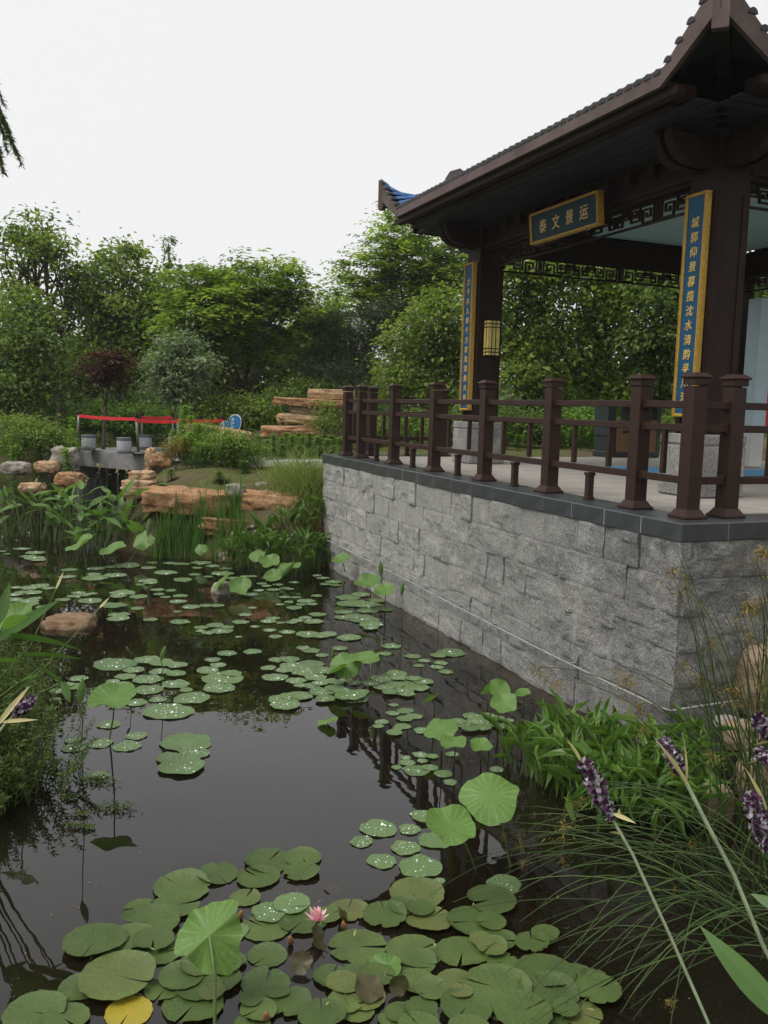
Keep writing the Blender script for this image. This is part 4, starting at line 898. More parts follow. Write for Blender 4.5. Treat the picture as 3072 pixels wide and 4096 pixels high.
tree('broadleaf_tree', (-13.42, 33, [(-0.301, -0.607, 3.893, 1.566, 1.044), (1.416, 0.045, 3.77, 1.392, 1.044), (2.963, 0.086, 3.642, 1.218, 1.044), (4.513, -0.775, 3.853, 1.218, 1.044)]), 'br_dark', 'shaded tree filling the space under the open-crowned tree', 200, 50, .5, .2, .1, r0=.1, seed=26, twigs=8)
tree('broadleaf_tree', (-3.17, 31, [(-0.677, -0.376, 4.217, 1.307, 0.817), (0.621, 0.056, 3.774, 1.307, 0.817), (-1.801, -0.565, 3.708, 1.307, 0.817), (-3.094, -0.692, 3.673, 1.144, 0.981)]), 'br_dark', 'shaded tree filling the space under the round-headed tree', 200, 50, .5, .2, .1, r0=.1, seed=27, twigs=8)

# far wood: one mass
rng = np.random.default_rng(99); bl = []
for q in range(64):
    px_ = -8+q*.0; xw = -30+q*1.05+rng.uniform(-.6, .6); yw = rng.uniform(40, 50); zt = rng.uniform(4.2, 7.2); bl.append((xw, yw, zt*.62, rng.uniform(1.8, 2.8), zt*.45))
    bl.append((xw+rng.uniform(-1, 1), yw-3, 2.3, 1.9, 1.3)); bl.append((xw+rng.uniform(-1, 1), yw-8, 1.9, 1.6, 1.1))
V, F, val, _ = crown(bl, rng, 2600, 24, .6, .42, .24, shell=.3)
place('woodland', npmesh('woodland', V, F, M['wood_far'], val), kind='stuff')

# willow whose hanging shoots enter the picture at the upper left
wx, wy = -7.2, 8.0; wz = hz(wx, wy)
wil = empty('willow_tree', (wx, wy, wz), 0, 'willow with drooping narrow leaves hanging into the upper left corner', 'tree')
rng = np.random.default_rng(5); m = MB(); root = Vector((wx, wy, wz)); topw = Vector((-6.4, 9.4, 6.9))
m.tube([Vector((0, 0, -.2)), Vector((.1, .2, 2.2)), Vector((.5, .9, 4.6)), topw-root], [.24, .2, .15, .08], 8)
LC = []; LD = []
def strand(p0, p1, n, sag=0):
    p0 = Vector(p0); p1 = Vector(p1); k = p0.lerp(p1, .5)+Vector((0, 0, .15)); pts = []
    for q in range(9):
        t = q/8; pts.append((1-t)**2*p0+2*t*(1-t)*k+t*t*p1)
    m.tube([p-root for p in pts], [.006]*8+[.002], 4, False)
    for q in range(n):
        t = rng.random()**.8*8; i_ = min(7, int(t)); p = pts[i_].lerp(pts[i_+1], t-i_); LC.append(p-root); d = (pts[i_+1]-pts[i_]).normalized()+Vector(rng.normal(size=3)*.38)+Vector((0, 0, -.35)); LD.append(d)
T1, T2, T3 = Vector((-4.488, 11.0, 5.364)), Vector((-4.79, 11.2, 5.305)), Vector((-4.828, 11.0, 5.629))
strand(topw, T1+Vector((-.62, 0, 1.35)), 40); strand(T1+Vector((-.62, 0, 1.35)), T1, 240); strand(T1+Vector((-.5, .1, 1.0)), T1+Vector((-.08, .1, .12)), 150); strand(T1+Vector((-.6, .05, .9)), T1+Vector((-.14, -.05, .25)), 120); strand(T2+Vector((-.35, 0, 1.1)), T2, 150); strand(T2+Vector((-.3, .1, 1.0)), T2+Vector((-.1, 0, -.12)), 120); strand(T3+Vector((-.3, 0, .9)), T3+Vector((0, 0, -.3)), 70)
S5 = [((20, 430), (-.5, 1.3)), ((5, 520), (-.4, 1.2)), ((45, 560), (-.45, 1.1)), ((60, 610), (-.5, 1.1)), ((0, 640), (-.2, .9)), ((30, 600), (-.4, 1.2)), ((12, 660), (-.25, 1.0))]
for (a_, b_), (dx_, dz_) in S5:
    P_ = camo.matrix_world.translation + (FW + RR*((a_-1536)/3513.12) - UU*((b_-2048)/3513.12))*11.0; strand(P_+Vector((dx_, 0, dz_)), P_, 130)
for q in range(22):
    a = rng.uniform(0, 6.28); rr_ = rng.uniform(.8, 2.0); p = topw+Vector((math.cos(a)*rr_-1.2, math.sin(a)*rr_-.8, rng.uniform(-.5, .5)))
    if p.x > -5.6 and p.y > 9.5: continue
    m.tube([topw-root, p-root], [.03, .01], 4, False); strand(p, p+Vector((rng.uniform(-.3, .1), rng.uniform(-.3, .1), -rng.uniform(1.2, 2.4))), 70)
LD = np.array([list(d) for d in LD]); V, F = leafcards(np.array([list(c) for c in LC])+LD*.03, .105, .016, rng, None, LD)
place('foliage', npmesh('foliage', V, F, M['fine'], np.repeat(rng.random(len(LC)), 2)*.6), wil); place('trunk', m.mesh('trunk', M['bark'], True), wil)

# ------------------------------------------------------------------ shrubs on the far bank
SH = [
 ((-2.92, 16.6, [(0.003, -0.136, 1.809, 0.455, 0.28), (-0.363, 0.18, 1.651, 0.28, 0.228), (0.355, 0.126, 1.627, 0.333, 0.228), (0.005, 0.358, 1.512, 0.525, 0.193)]), 'shrub', 'neat rounded shrub with yellow-green leaves on the mossy slope', 150, 46, .10, .05, .028),
 ((-8.34, 20.5, [(-0.329, 0.261, 1.846, 0.519, 0.303), (0.262, -0.092, 1.755, 0.519, 0.346), (0.744, 0.025, 1.553, 0.324, 0.259), (-0.446, 0.345, 1.467, 0.54, 0.324)]), 'shrub', 'spreading yellow-green shrub at the left edge of the far bank', 200, 46, .14, .07, .035),
 ((-7.68, 24, [(-0.063, -0.223, 2.102, 0.633, 0.329), (-0.569, -0.035, 1.9, 0.506, 0.354), (0.566, -0.063, 2.019, 0.506, 0.354)]), 'weed', 'leafy green shrub behind the leftmost drum stool', 180, 46, .17, .11, .035),
 ((-6.49, 24.5, [(-0.065, -0.334, 2.026, 0.517, 0.362), (0.514, 0.172, 1.953, 0.439, 0.362), (-0.388, -0.295, 1.736, 0.517, 0.31)]), 'weed', 'leafy green shrub behind the middle of the stone bridge', 150, 46, .17, .11, .035),
 ((-4.28, 23, [(-0.121, -0.036, 2.203, 0.606, 0.412), (0.482, -0.13, 2.34, 0.485, 0.412), (1.025, -0.182, 2.259, 0.485, 0.364)]), 'br_mid', 'dark shrub below the round-headed tree behind the heart sign', 180, 46, .2, .1, .05),
 ((-2.53, 23.5, [(0.117, 0.198, 2.68, 0.619, 0.471), (-0.37, 0.07, 2.3, 0.496, 0.372), (0.728, 0.392, 2.88, 0.619, 0.347)]), 'br_dark', 'dark shrub behind the left end of the ochre rock stack', 180, 46, .2, .1, .05),
 ((-1.32, 19.3, [(-0.053, 0.165, 2.477, 0.265, 0.265), (0.175, -0.011, 2.181, 0.224, 0.265), (-0.149, -0.088, 2.172, 0.203, 0.163)]), 'shrub', 'straggly creeper growing over the ochre rock stack', 50, 30, .14, .06, .03),
 ((0.05, 20.5, [(-0.099, -0.07, 2.028, 0.432, 0.324), (0.545, 0.218, 2.099, 0.432, 0.367), (-0.416, 0.202, 1.805, 0.324, 0.259)]), 'shrub', 'bright shrub seen through the far end of the railing', 160, 46, .15, .08, .035),
 ((1.52, 20, [(-0.198, 0.028, 2.079, 0.422, 0.316), (0.324, 0.15, 2.145, 0.358, 0.358)]), 'br_mid', 'low shrub behind the granite foot of the lantern pillar', 130, 46, .15, .08, .04),
 ((3.01, 20.2, [(-0.202, -0.061, 2.22, 0.469, 0.362), (0.435, -0.292, 2.184, 0.469, 0.362)]), 'br_dark', 'low dark shrub behind the platform right of the lantern pillar', 140, 46, .16, .08, .04),
 ((4.45, 20.5, [(-0.254, -0.151, 2.197, 0.432, 0.367), (0.28, -0.275, 2.266, 0.432, 0.411)]), 'weed', 'leafy shrub behind the platform beside the litter bin', 140, 46, .16, .1, .034),
 ((6.43, 20, [(-0.084, -0.074, 2.216, 0.422, 0.358), (0.436, 0.266, 2.282, 0.422, 0.38)]), 'br_dark', 'low shrub behind the platform right of the litter bin', 120, 46, .16, .08, .04),
 ((-3.59, 18, [(-0.027, -0.102, 1.978, 0.19, 0.133), (-0.216, 0.038, 1.85, 0.247, 0.171), (-0.472, -0.117, 1.701, 0.228, 0.171)]), 'shrub', 'loose shrub with reddish stems left of the neat rounded shrub', 90, 40, .13, .06, .03),
 ((-4.01, 17, [(-0.0, 0.101, 1.7, 0.215, 0.143), (-0.18, -0.089, 1.606, 0.161, 0.108)]), 'seed', 'small dry brownish bush by the right end of the bridge', 60, 36, .10, .05, .012),
]
for k, (T, mt, lab, nc, per, rc, L, W) in enumerate(SH):
    tree('shrub', T, mt, lab, nc, per, rc, L, W, r0=.022, seed=60+k, twigs=8, shell=.4, cat='shrub', fork_h=.12, tr=.006)

# upright leafy plants
def leafy_mesh(seed):
    rng = np.random.default_rng(seed); C = []; D_ = []; val = []
    for q in range(150):
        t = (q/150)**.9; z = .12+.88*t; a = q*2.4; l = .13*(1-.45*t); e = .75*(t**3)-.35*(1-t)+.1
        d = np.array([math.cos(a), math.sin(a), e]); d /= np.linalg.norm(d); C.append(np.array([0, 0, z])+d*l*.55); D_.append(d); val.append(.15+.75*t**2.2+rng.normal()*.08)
    C = np.array(C); D_ = np.array(D_); nr = np.tile([0, 0, 1.], (len(C), 1))-D_*.0+rng.normal(size=C.shape)*.15
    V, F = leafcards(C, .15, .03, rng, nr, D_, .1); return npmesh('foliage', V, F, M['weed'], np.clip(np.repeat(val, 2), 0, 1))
LFM = [leafy_mesh(s) for s in range(4)]; lst = MB().tube([(0, 0, -.05), (.01, 0, .5), (0, .01, 1.0)], [.012, .009, .004], 5).mesh('stem', M['stalk'])
LP = {'leafy plant in the row between the path and the ochre rocks': ('leafy plants along the path', [(-2.534, 17.6, 1.926), (-2.34, 17.2, 1.872), (-2.295, 17.9, 1.96), (-2.102, 17.4, 1.917), (-2.066, 18.2, 1.977), (-1.857, 17.5, 1.948), (-1.807, 17.9, 2.011), (-1.627, 17.3, 1.943), (-1.579, 18.1, 1.993), (-1.389, 17.4, 1.946), (-1.309, 17.8, 1.972), (-1.155, 17.2, 1.923), (-1.091, 17.9, 1.975), (-0.926, 17.3, 1.944), (-0.855, 17.7, 1.95), (-1.987, 16.9, 1.804), (-1.639, 16.8, 1.801), (-1.267, 16.8, 1.793), (-0.979, 16.7, 1.823), (-2.151, 16.8, 1.734)]),
 'upright leafy plant left of the neat rounded shrub': ('leafy plants by the bridge', [(-4.263, 18.6, 2.468), (-4.094, 18.2, 2.264), (-4.387, 18.8, 2.2), (-3.83, 17.6, 2.14), (-3.725, 17.5, 2.126), (-3.797, 17.2, 1.968), (-3.589, 17.2, 1.947), (-3.851, 17.0, 1.883), (-3.598, 16.7, 1.813), (-3.419, 16.6, 1.795), (-4.386, 18.3, 1.968)]),
 'short leafy sprout on the mossy slope in front of the shrubs': ('leafy sprouts on the slope', [(-2.577, 16.0, 1.523), (-2.929, 15.5, 1.265), (-3.903, 15.3, 1.043), (-3.879, 15.9, 1.309)]),
 'leafy plant among the greenery left of the stone bridge': ('leafy plants left of the bridge', [(-8.155, 21.0, 1.958), (-7.803, 20.5, 1.763), (-7.731, 21.5, 1.792), (-7.767, 22.0, 2.065), (-7.41, 20.3, 1.566), (-8.159, 20.3, 1.546), (-8.462, 20.0, 1.444), (-7.074, 19.8, 1.439)]),
 'leafy plant behind the stone bridge and its stools': ('leafy plants behind the bridge', [(-8.284, 24.3, 2.147), (-8.127, 24.6, 2.277), (-7.78, 24.2, 2.199), (-7.644, 24.5, 2.252), (-7.353, 24.3, 2.16), (-6.986, 24.0, 2.06), (-6.846, 24.4, 2.122), (-6.508, 24.0, 2.035), (-6.219, 24.2, 2.078), (-5.929, 23.8, 2.004)]),
 'leafy plant behind the platform seen between railing posts': ('leafy plants behind the platform', [(-0.422, 18.2, 2.031), (-0.14, 18.5, 2.098), (0.266, 18.2, 2.05), (0.64, 18.6, 2.117), (1.632, 18.8, 2.168), (2.573, 18.8, 2.095), (2.777, 18.5, 2.061), (3.047, 19.0, 2.132), (3.754, 18.8, 2.177), (4.0, 19.0, 2.228), (4.26, 19.2, 2.3), (4.457, 19.2, 2.366), (4.637, 19.0, 2.245), (5.88, 19.2, 2.475), (6.127, 19.2, 2.531), (5.949, 18.9, 2.283)])}
for lab, (grp, pts) in LP.items():
    for k, (x, y, zt) in enumerate(pts):
        z0 = hz(x, y); h = max(.2, zt-z0); r = empty('leafy_plant', (x, y, z0), rnd.uniform(0, 6), lab, 'plant', grp); r.rotation_euler = (rnd.uniform(-.08, .08), rnd.uniform(-.08, .08), rnd.uniform(0, 6))
        s = max(1.15, min(1.5, h*1.5)); 
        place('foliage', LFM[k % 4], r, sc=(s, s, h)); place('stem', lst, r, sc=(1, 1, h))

# ------------------------------------------------------------------ leaf and blade meshes
def blade(L, W, droop=.2, fold=.12, n=7, shape='lance', wave=0, ph=0):
    """leaf along +x from the origin, drooping in -z, three verts across"""
    V = []; F = []
    for i in range(n+1):
        t = i/n; wd = W/2*(math.sin(math.pi*min(1, .06+.94*t)**.75) if shape == 'lance' else (1-t)**.6*min(1, 6*t+.4))
        x = L*t*(1-.12*droop*t); z = -droop*L*t*t+(wave*math.sin(t*9+ph)*W if wave else 0)
        V += [(x, wd, z+fold*wd), (x, 0, z), (x, -wd, z+fold*wd)]
    for i in range(n):
        a = i*3; F += [(a, a+1, a+4, a+3), (a+1, a+2, a+5, a+4)]
    return V, F
def leaf_mesh(name, mat, *a, v=.5, **k):
    V, F = blade(*a, **k); m = MB(); m.add(V, F, 0); m.a = [max(0, min(1, v+(.12 if i % 2 else -.05)+rnd.uniform(-.05, .05))) for i in range(len(F))]; return m.mesh(name, M[mat], True, True)
def eul(d, roll=0):
    d = Vector(d).normalized(); az = math.atan2(d.y, d.x); el = math.asin(max(-1, min(1, d.z)))
    return (Matrix.Rotation(az, 3, 'Z') @ Matrix.Rotation(-el, 3, 'Y') @ Matrix.Rotation(roll, 3, 'X')).to_euler()
TLM = [leaf_mesh('leaf', 'thalia', L, W, dr, v=v) for L, W, dr, v in ((.40, .13, .12, .7), (.44, .12, .25, .5), (.36, .13, .05, .9), (.42, .14, .4, .4), (.34, .10, .15, .8))]
def broad_plant(x, y, h, n, label, group=None, seed=0, spread=.42, sc=1.0, spikes=0):
    rr = random.Random(seed); z0 = max(-.25, hz(x, y)); r = empty('broad_leaved_plant', (x, y, z0), 0, label, 'plant', group); m = MB()
    for k in range(n):
        a = rr.uniform(0, 6.283); hh = (h+max(0, -z0))*rr.uniform(.45, 1.0); o = Vector((math.cos(a)*spread*rr.uniform(.2, 1), math.sin(a)*spread*rr.uniform(.2, 1), hh)); b = Vector((rr.uniform(-.08, .08), rr.uniform(-.08, .08), 0))
        m.tube([b, b.lerp(o, .55)+Vector((0, 0, .08)), o], [.008, .007, .005], 5, False)
        el = rr.uniform(-.1, 1.15); d = Vector((math.cos(a+rr.uniform(-.5, .5)), math.sin(a+rr.uniform(-.5, .5)), math.tan(el)*.9)); s = sc*rr.uniform(.8, 1.2)
        place('leaf', rr.choice(TLM), r, o, eul(d, rr.uniform(-.7, .7)), (s, s, s))
    for k in range(spikes):
        a = rr.uniform(0, 6.28); o = Vector((math.cos(a)*.35, math.sin(a)*.3, h*rr.uniform(1.25, 1.6))); m.tube([Vector((0, 0, 0)), o*.6, o], [.006, .005, .003], 4, False)
        fl = np.array([list(o)]*14)+np.random.default_rng(seed*7+k).normal(size=(14, 3))*np.array([.02, .02, .05]); V, F = leafcards(fl, .04, .025, np.random.default_rng(k))
        place('flower_spike', npmesh('flower_spike', V, F, M['purple'] if k % 3 == 0 else M['bract'], np.full(len(F), .5)), r, kind='stuff')
    place('stem', m.mesh('stem', M['stalk'], True), r); return r
for k, (p, h, n, lab, sp) in enumerate([
 ((-7.007, 16.2, 0.392), .75, 9, 'broad-leaved water plant at the far left edge of the inlet', 1), ((-6.798, 16.4, 0.373), .85, 10, 'broad-leaved water plant second from the left on the far shore', 1),
 ((-6.285, 15.9, 0.315), .85, 10, 'broad-leaved water plant below the rounded tan boulder', 1), ((-5.908, 15.6, 0.321), .95, 11, 'broad-leaved water plant with one big upright leaf below the grey boulder', 2),
 ((-5.671, 15.6, 0.24), .85, 10, 'broad-leaved water plant left of the purple flowering one', 1), ((-5.315, 15.2, 0.263), 1.0, 11, 'tall broad-leaved water plant with purple flowers below the bridge', 3),
 ((-5.05, 15.1, 0.243), .95, 11, 'broad-leaved water plant under the middle of the bridge', 2), ((-4.787, 15.0, 0.264), 1.0, 11, 'tall broad-leaved water plant with a straw-coloured spike below the bridge', 3),
 ((-4.549, 14.9, 0.244), .95, 11, 'broad-leaved water plant under the right end of the bridge', 2), ((-4.333, 14.8, 0.244), .8, 10, 'broad-leaved water plant in front of the tan rock stack', 1),
 ((-4.784, 14.6, 0.117), .6, 9, 'low broad-leaved water plant at the front of the clump', 0), ((-5.13, 14.9, 0.102), .55, 9, 'low broad-leaved water plant between two raised lotus leaves', 0),
 ((-3.923, 14.5, 0.259), .5, 6, 'sparse broad-leaved plant left of the iris blades', 0)]):
    broad_plant(p[0], p[1], h, n, lab, 'broad-leaved water plants on the far shore', 300+k, .45, 1.0, sp)

def tuft(name, x, y, n, h, spread, mat, label, cat, group, seed, W=.016, lean=.25, droop=.5, val=(.2, .9), z=None):
    rr = np.random.default_rng(seed); z0 = hz(x, y) if z is None else z; VV = []; FF = []; A_ = []; b0 = 0; S_ = 5
    for k in range(n):
        bx, by = rr.normal(size=2)*spread*.45; a = rr.uniform(0, 6.28); hh = h*rr.uniform(.55, 1.05); ln = lean*rr.uniform(.2, 1.3); dr = droop*rr.uniform(.1, 1.2); w_ = W*rr.uniform(.6, 1.2)
        bz = (hz(x+bx, y+by) if z is None else z)-z0-.02; c, s = math.cos(a), math.sin(a); ta = rr.uniform(0, 3.14); wx_, wy_ = math.cos(ta), math.sin(ta)
        for i in range(S_+1):
            t = i/S_; q = hh*(ln*t+dr*t*t*.55); zz = hh*(t-dr*.35*t**3); ww = w_*(1-t**1.6)/2+.0006
            VV += [(bx+c*q+wx_*ww, by+s*q+wy_*ww, bz+zz), (bx+c*q-wx_*ww, by+s*q-wy_*ww, bz+zz)]
        for i in range(S_): FF.append((b0+2*i, b0+2*i+1, b0+2*i+3, b0+2*i+2))
        A_ += [rr.uniform(*val)]*S_; b0 += 2*(S_+1)
    me = npmesh(name, np.array(VV), np.array(FF), M[mat], A_)
    return place(name, me, None, (x, y, z0), label=label, cat=cat, group=group)
for k, (p, n, h, sp, lab) in enumerate([
 ((-3.236, 14.237, 0.0), 60, .70, .22, 'iris clump with sword-like blades left of the pebbles'), ((-3.049, 14.383, 0.0), 90, .86, .20, 'tallest iris clump with sword-like blades below the orange ledge'),
 ((-2.639, 14.332, 0.0), 110, .84, .26, 'iris clump right of the pebbles'), ((-3.626, 14.275, 0.0), 80, .82, .24, 'iris clump nearest the broad-leaved plants'), ((-3.467, 14.359, 0.0), 60, .9, .18, 'slender iris clump beside the raised spear-shaped leaf'), ((-2.368, 14.09, 0.0), 40, .7, .16, 'small iris clump beside the arrow-leaved plants')]):
    tuft('iris_clump', p[0], p[1]+.1, n, h, sp, 'iris', lab, 'iris', 'iris clumps on the far shore', 400+k, .022, .10, .18)
for k, (p, n, h, sp, lab) in enumerate([
 ((-1.318, 14.6, 0.697), 260, 1.0, .46, 'long arching grass against the end of the granite wall'), ((-1.596, 14.9, 0.942), 220, .85, .44, 'long arching grass hanging over the orange ledge'), ((-1.132, 14.7, 1.159), 180, .95, .36, 'tall grass under the corner of the platform coping'), ((-1.102, 14.2, 0.594), 150, .7, .3, 'dry yellowish grass at the foot of the granite wall'), ((-2.005, 15.8, 1.403), 50, .4, .3, 'thin grass tuft by the edge of the path'), ((-1.769, 15.3, 1.149), 80, .45, .35, 'grass tuft around the flat pale grey stone')]):
    tuft('grass_tuft', p[0], p[1], n, h, sp, 'seed' if 'dry' in lab else 'grassb', lab, 'grass tuft', 'grass tufts by the wall', 420+k, .013, .55, 1.0)
for k, (p, n, h, lab) in enumerate([((-6.952, 16.0, 0.06), 140, .8, 'fine dark sedge at the far left shore'), ((-6.646, 15.8, 0.053), 100, .55, 'low fine sedge beside the dark inlet')]):
    tuft('sedge_tuft', p[0], p[1], n, h, .4, 'iris', lab, 'sedge', None, 440+k, .01, .35, .7)
# short grass and moss on the slope
rr = np.random.default_rng(3); VV = []; FF = []; A_ = []; b0 = 0
for k in range(5200):
    x, y = rr.uniform(-12, .2), rr.uniform(14.6, 22)
    if float(sdist(x, y)) < .5 or (x > -1.1 and y < 14.5): continue
    z = hz(x, y); a = rr.uniform(0, 6.28); h = rr.uniform(.03, .10); d = rr.uniform(0, .06); w_ = .006; c, s = math.cos(a), math.sin(a)
    VV += [(x-s*w_, y+c*w_, z-.01), (x+s*w_, y-c*w_, z-.01), (x+c*d, y+s*d, z+h)]; FF.append((b0, b0+1, b0+2)); A_.append(rr.random()); b0 += 3
place('grass', npmesh('grass', np.array(VV), np.array(FF), M['grassb'], A_), kind='stuff')

# arrow-leaved plants
def arrow_leaf(s, dr, v):
    P = [(0, 0, 0), (.19, 0, -dr*.06), (.10, .021, -dr*.01), (.01, .030, .006), (-.075, .036, -.012), (-.022, .010, .002), (-.022, -.010, .002), (-.075, -.036, -.012), (.01, -.030, .006), (.10, -.021, -dr*.01)]
    m = MB(); m.add([(x*s, y*s, z*s) for x, y, z in P], [(0, 1, 2), (0, 2, 3), (0, 3, 4, 5), (0, 5, 6), (0, 6, 7, 8), (0, 8, 9), (0, 9, 1)]); m.a = [v, v-.1, v, v-.1, v, v+.1, v+.1]; return m.mesh('leaf', M['arrow'], False, True)
ALM = [arrow_leaf(1.15, 1, .45), arrow_leaf(1.0, 3, .65), arrow_leaf(1.25, 2, .3), arrow_leaf(.9, 4, .8)]
def arrow_plant(x, y, h, n, label, group, seed, sc=1.0):
    rr = random.Random(seed); z0 = max(-.2, hz(x, y)); r = empty('arrowhead_plant', (x, y, z0), 0, label, 'plant', group); m = MB()
    for k in range(n):
        a = rr.uniform(0, 6.283); hh = (h+max(0, -z0))*rr.uniform(.55, 1.05); q = .17*rr.uniform(.1, 1.1); o = Vector((math.cos(a)*q, math.sin(a)*q, hh)); b = Vector((rr.uniform(-.07, .07), rr.uniform(-.07, .07), 0))
        m.tube([b, b.lerp(o, .6)+Vector((0, 0, .03)), o], [.0055, .005, .0035], 4, False)
        up = rr.random(); d = Vector((math.cos(a), math.sin(a), rr.uniform(1.2, 3.0) if up < .62 else rr.uniform(-1.4, .3))); s = sc*rr.uniform(.75, 1.25)
        place('leaf', rr.choice(ALM), r, o, eul(d, rr.uniform(-.9, .9)), (s, s, s))
    place('stem', m.mesh('stem', M['stalk']), r); return r
NEARA = [(0.968, 6.148, 0.0), (1.051, 5.928, 0.0), (1.149, 5.776, 0.0), (1.29, 6.169, 0.0), (1.296, 5.785, 0.0), (1.433, 6.064, 0.0), (1.43, 5.692, 0.0), (1.574, 6.017, 0.0), (1.505, 5.55, 0.0), (1.672, 5.862, 0.0), (1.623, 5.51, 0.0), (1.817, 5.978, 0.0), (1.795, 5.665, 0.0), (1.8, 5.428, 0.0), (1.994, 5.882, 0.0), (1.939, 5.437, 0.0), (2.097, 5.785, 0.0), (2.263, 6.007, 0.0), (1.423, 6.297, 0.0), (1.736, 6.199, 0.0), (1.961, 6.156, 0.0), (2.079, 5.538, 0.0), (1.386, 5.404, 0.0), (1.494, 5.255, 0.0), (1.639, 5.264, 0.0), (1.743, 5.206, 0.0), (1.873, 5.172, 0.0), (1.332, 5.54, 0.0), (2.078, 5.355, 0.0), (1.532, 5.749, 0.0), (1.698, 5.709, 0.0), (1.913, 5.623, 0.0)]
for k, p in enumerate(NEARA):
    lab = 'arrow-leaved plant at the left end of the clump below the wall corner' if k < 5 else ('arrow-leaved plant in the thick of the clump below the wall corner' if k not in (15, 16, 17, 21, 26, 28) else 'arrow-leaved plant at the right end of the clump among the rushes')
    arrow_plant(p[0], p[1]+.06, (.33 if k > 3 else .30)*(1+.12*((k*7) % 5-2)/2), 16 if k > 2 else 8, lab, 'arrow-leaved plants below the wall corner', 500+k, .78)
FARA = [(-2.253, 13.466, 0.0), (-2.114, 13.538, 0.0), (-1.926, 13.413, 0.0), (-1.798, 13.432, 0.0), (-1.65, 13.453, 0.0), (-1.492, 13.376, 0.0), (-1.334, 13.3, 0.0), (-1.197, 13.419, 0.0), (-1.076, 13.539, 0.0), (-0.956, 13.711, 0.0), (-1.626, 13.875, 0.0), (-1.316, 13.869, 0.0), (-1.929, 13.829, 0.0), (-1.076, 14.014, 0.0), (-2.399, 13.444, 0.0)]
for k, p in enumerate(FARA): arrow_plant(p[0], p[1]+.15, .52, 18, 'arrow-leaved plant in the stand beside the far end of the granite wall', 'arrow-leaved plants at the far end of the wall', 560+k, .85)

# fine-leaved plants on the near left bank
def fine_plant(x, y, n, h, label, seed, lean=(.10, 0)):
    rr = np.random.default_rng(seed); z0 = hz(x, y); C = []; D_ = []; val = []; m = MB()
    for k in range(n):
        b = np.append(rr.normal(size=2)*.17, 0); b[2] = max(0.0, hz(x+b[0], y+b[1]))-z0-.03; a = rr.uniform(0, 6.28); hh = h*rr.uniform(.45, 1.05)
        tip = b+np.array([math.cos(a)*.14+lean[0]*rr.uniform(0, 1.3), math.sin(a)*.14+lean[1], hh]); tone = rr.uniform(.1, .8)
        m.tube([b, (b+tip)/2+np.array([0, 0, .05]), tip], [.003, .0025, .0015], 3, False)
        for q in range(36):
            t = .12+.88*q/36; p = b*(1-t)+tip*t+np.array([0, 0, .2*t*(1-t)]); az = q*2.4+k; d = np.array([math.cos(az), math.sin(az), .55]); C.append(p+d*.018); D_.append(d); val.append(tone+.3*(t-.5))
    V, F = leafcards(np.array(C), .046, .0125, rr, None, np.array(D_)); r = empty('fine_leaved_plant', (x, y, z0), 0, label, 'plant', 'fine-leaved plants on the near left bank')
    place('foliage', npmesh('foliage', V, F, M['fine'], np.clip(np.repeat(val, 2), 0, 1)), r); place('stem', m.mesh('stem', M['stalk']), r)
for k, (x, y, n, h, lab) in enumerate([(-2.42, 5.1, 76, .55, 'fine-leaved bank plant lowest in the photo at the left edge'), (-2.18, 5.35, 60, .42, 'fine-leaved bank plant below the leaning purple flower'), (-2.55, 5.5, 84, .72, 'fine-leaved bank plant behind the leaning purple flower'), (-2.27, 5.7, 76, .58, 'fine-leaved bank plant hanging over the water'), (-2.8, 5.9, 84, .85, 'fine-leaved bank plant at the left edge under the near broad leaves'), (-2.48, 6.0, 80, .68, 'fine-leaved bank plant beside the rolled lotus leaf'), (-2.62, 6.4, 80, .70, 'fine-leaved bank plant at the waterline left of the dewy pads'), (-2.98, 6.4, 84, .90, 'fine-leaved bank plant behind the broad leaves'), (-2.78, 6.8, 70, .72, 'fine-leaved bank plant farthest along the near bank'), (-3.2, 6.9, 70, .85, 'fine-leaved bank plant cut by the left edge high up')]):
    fine_plant(x-.27, y, n, h*.92, lab, 600+k, (.05, 0))
# near broad leaves at the left edge
def between(p0, p1, W, mat, parent, org, droop=.15, roll=0, v=.5, fold=.12, shape='lance'):
    a, b = Vector(p0), Vector(p1); L = (b-a).length; me = leaf_mesh('leaf', mat, L, W, droop, fold=fold, n=10, v=v, shape=shape)
    d = (b-a)+Vector((0, 0, droop*L)); return place('leaf', me, parent, a-org, eul(d, roll))
ro = Vector((-2.95, 5.75, hz(-2.95, 5.75))); npl = empty('broad_leaved_plant', ro, 0, 'near broad-leaved plant reaching over the water at the left edge', 'plant'); m = MB()
for (p0, p1, W, v, rl) in (((-2.342, 5.2, 1.096), (-2.041, 5.6, 1.26), .07, .25, .9), ((-2.325, 5.3, 1.101), (-1.682, 5.0, 1.093), .07, .15, -.9), ((-2.177, 5.2, 1.015), (-1.738, 5.1, 1.018), .055, .2, -.8), ((-1.993, 5.0, 0.995), (-1.783, 4.9, 0.921), .065, .25, -1.0), ((-2.377, 5.3, 1.17), (-2.383, 5.6, 1.376), .08, .3, .8), ((-2.294, 5.2, 1.182), (-2.172, 5.3, 1.231), .13, .85, -.9), ((-2.07, 4.9, 0.943), (-1.987, 5.0, 0.958), .07, .3, -.6), ((-2.293, 5.1, 1.003), (-2.186, 5.2, 0.968), .07, .3, -.6), ((-1.819, 4.9, 0.95), (-1.77, 4.85, 0.842), .05, .3, .5)):
    between(p0, p1, W, 'thalia', npl, ro, .12, rl, v); p = Vector(p0)-ro; m.tube([Vector((0, 0, 0)), p*.5+Vector((0, 0, .06)), p], [.009, .008, .005], 5, False)
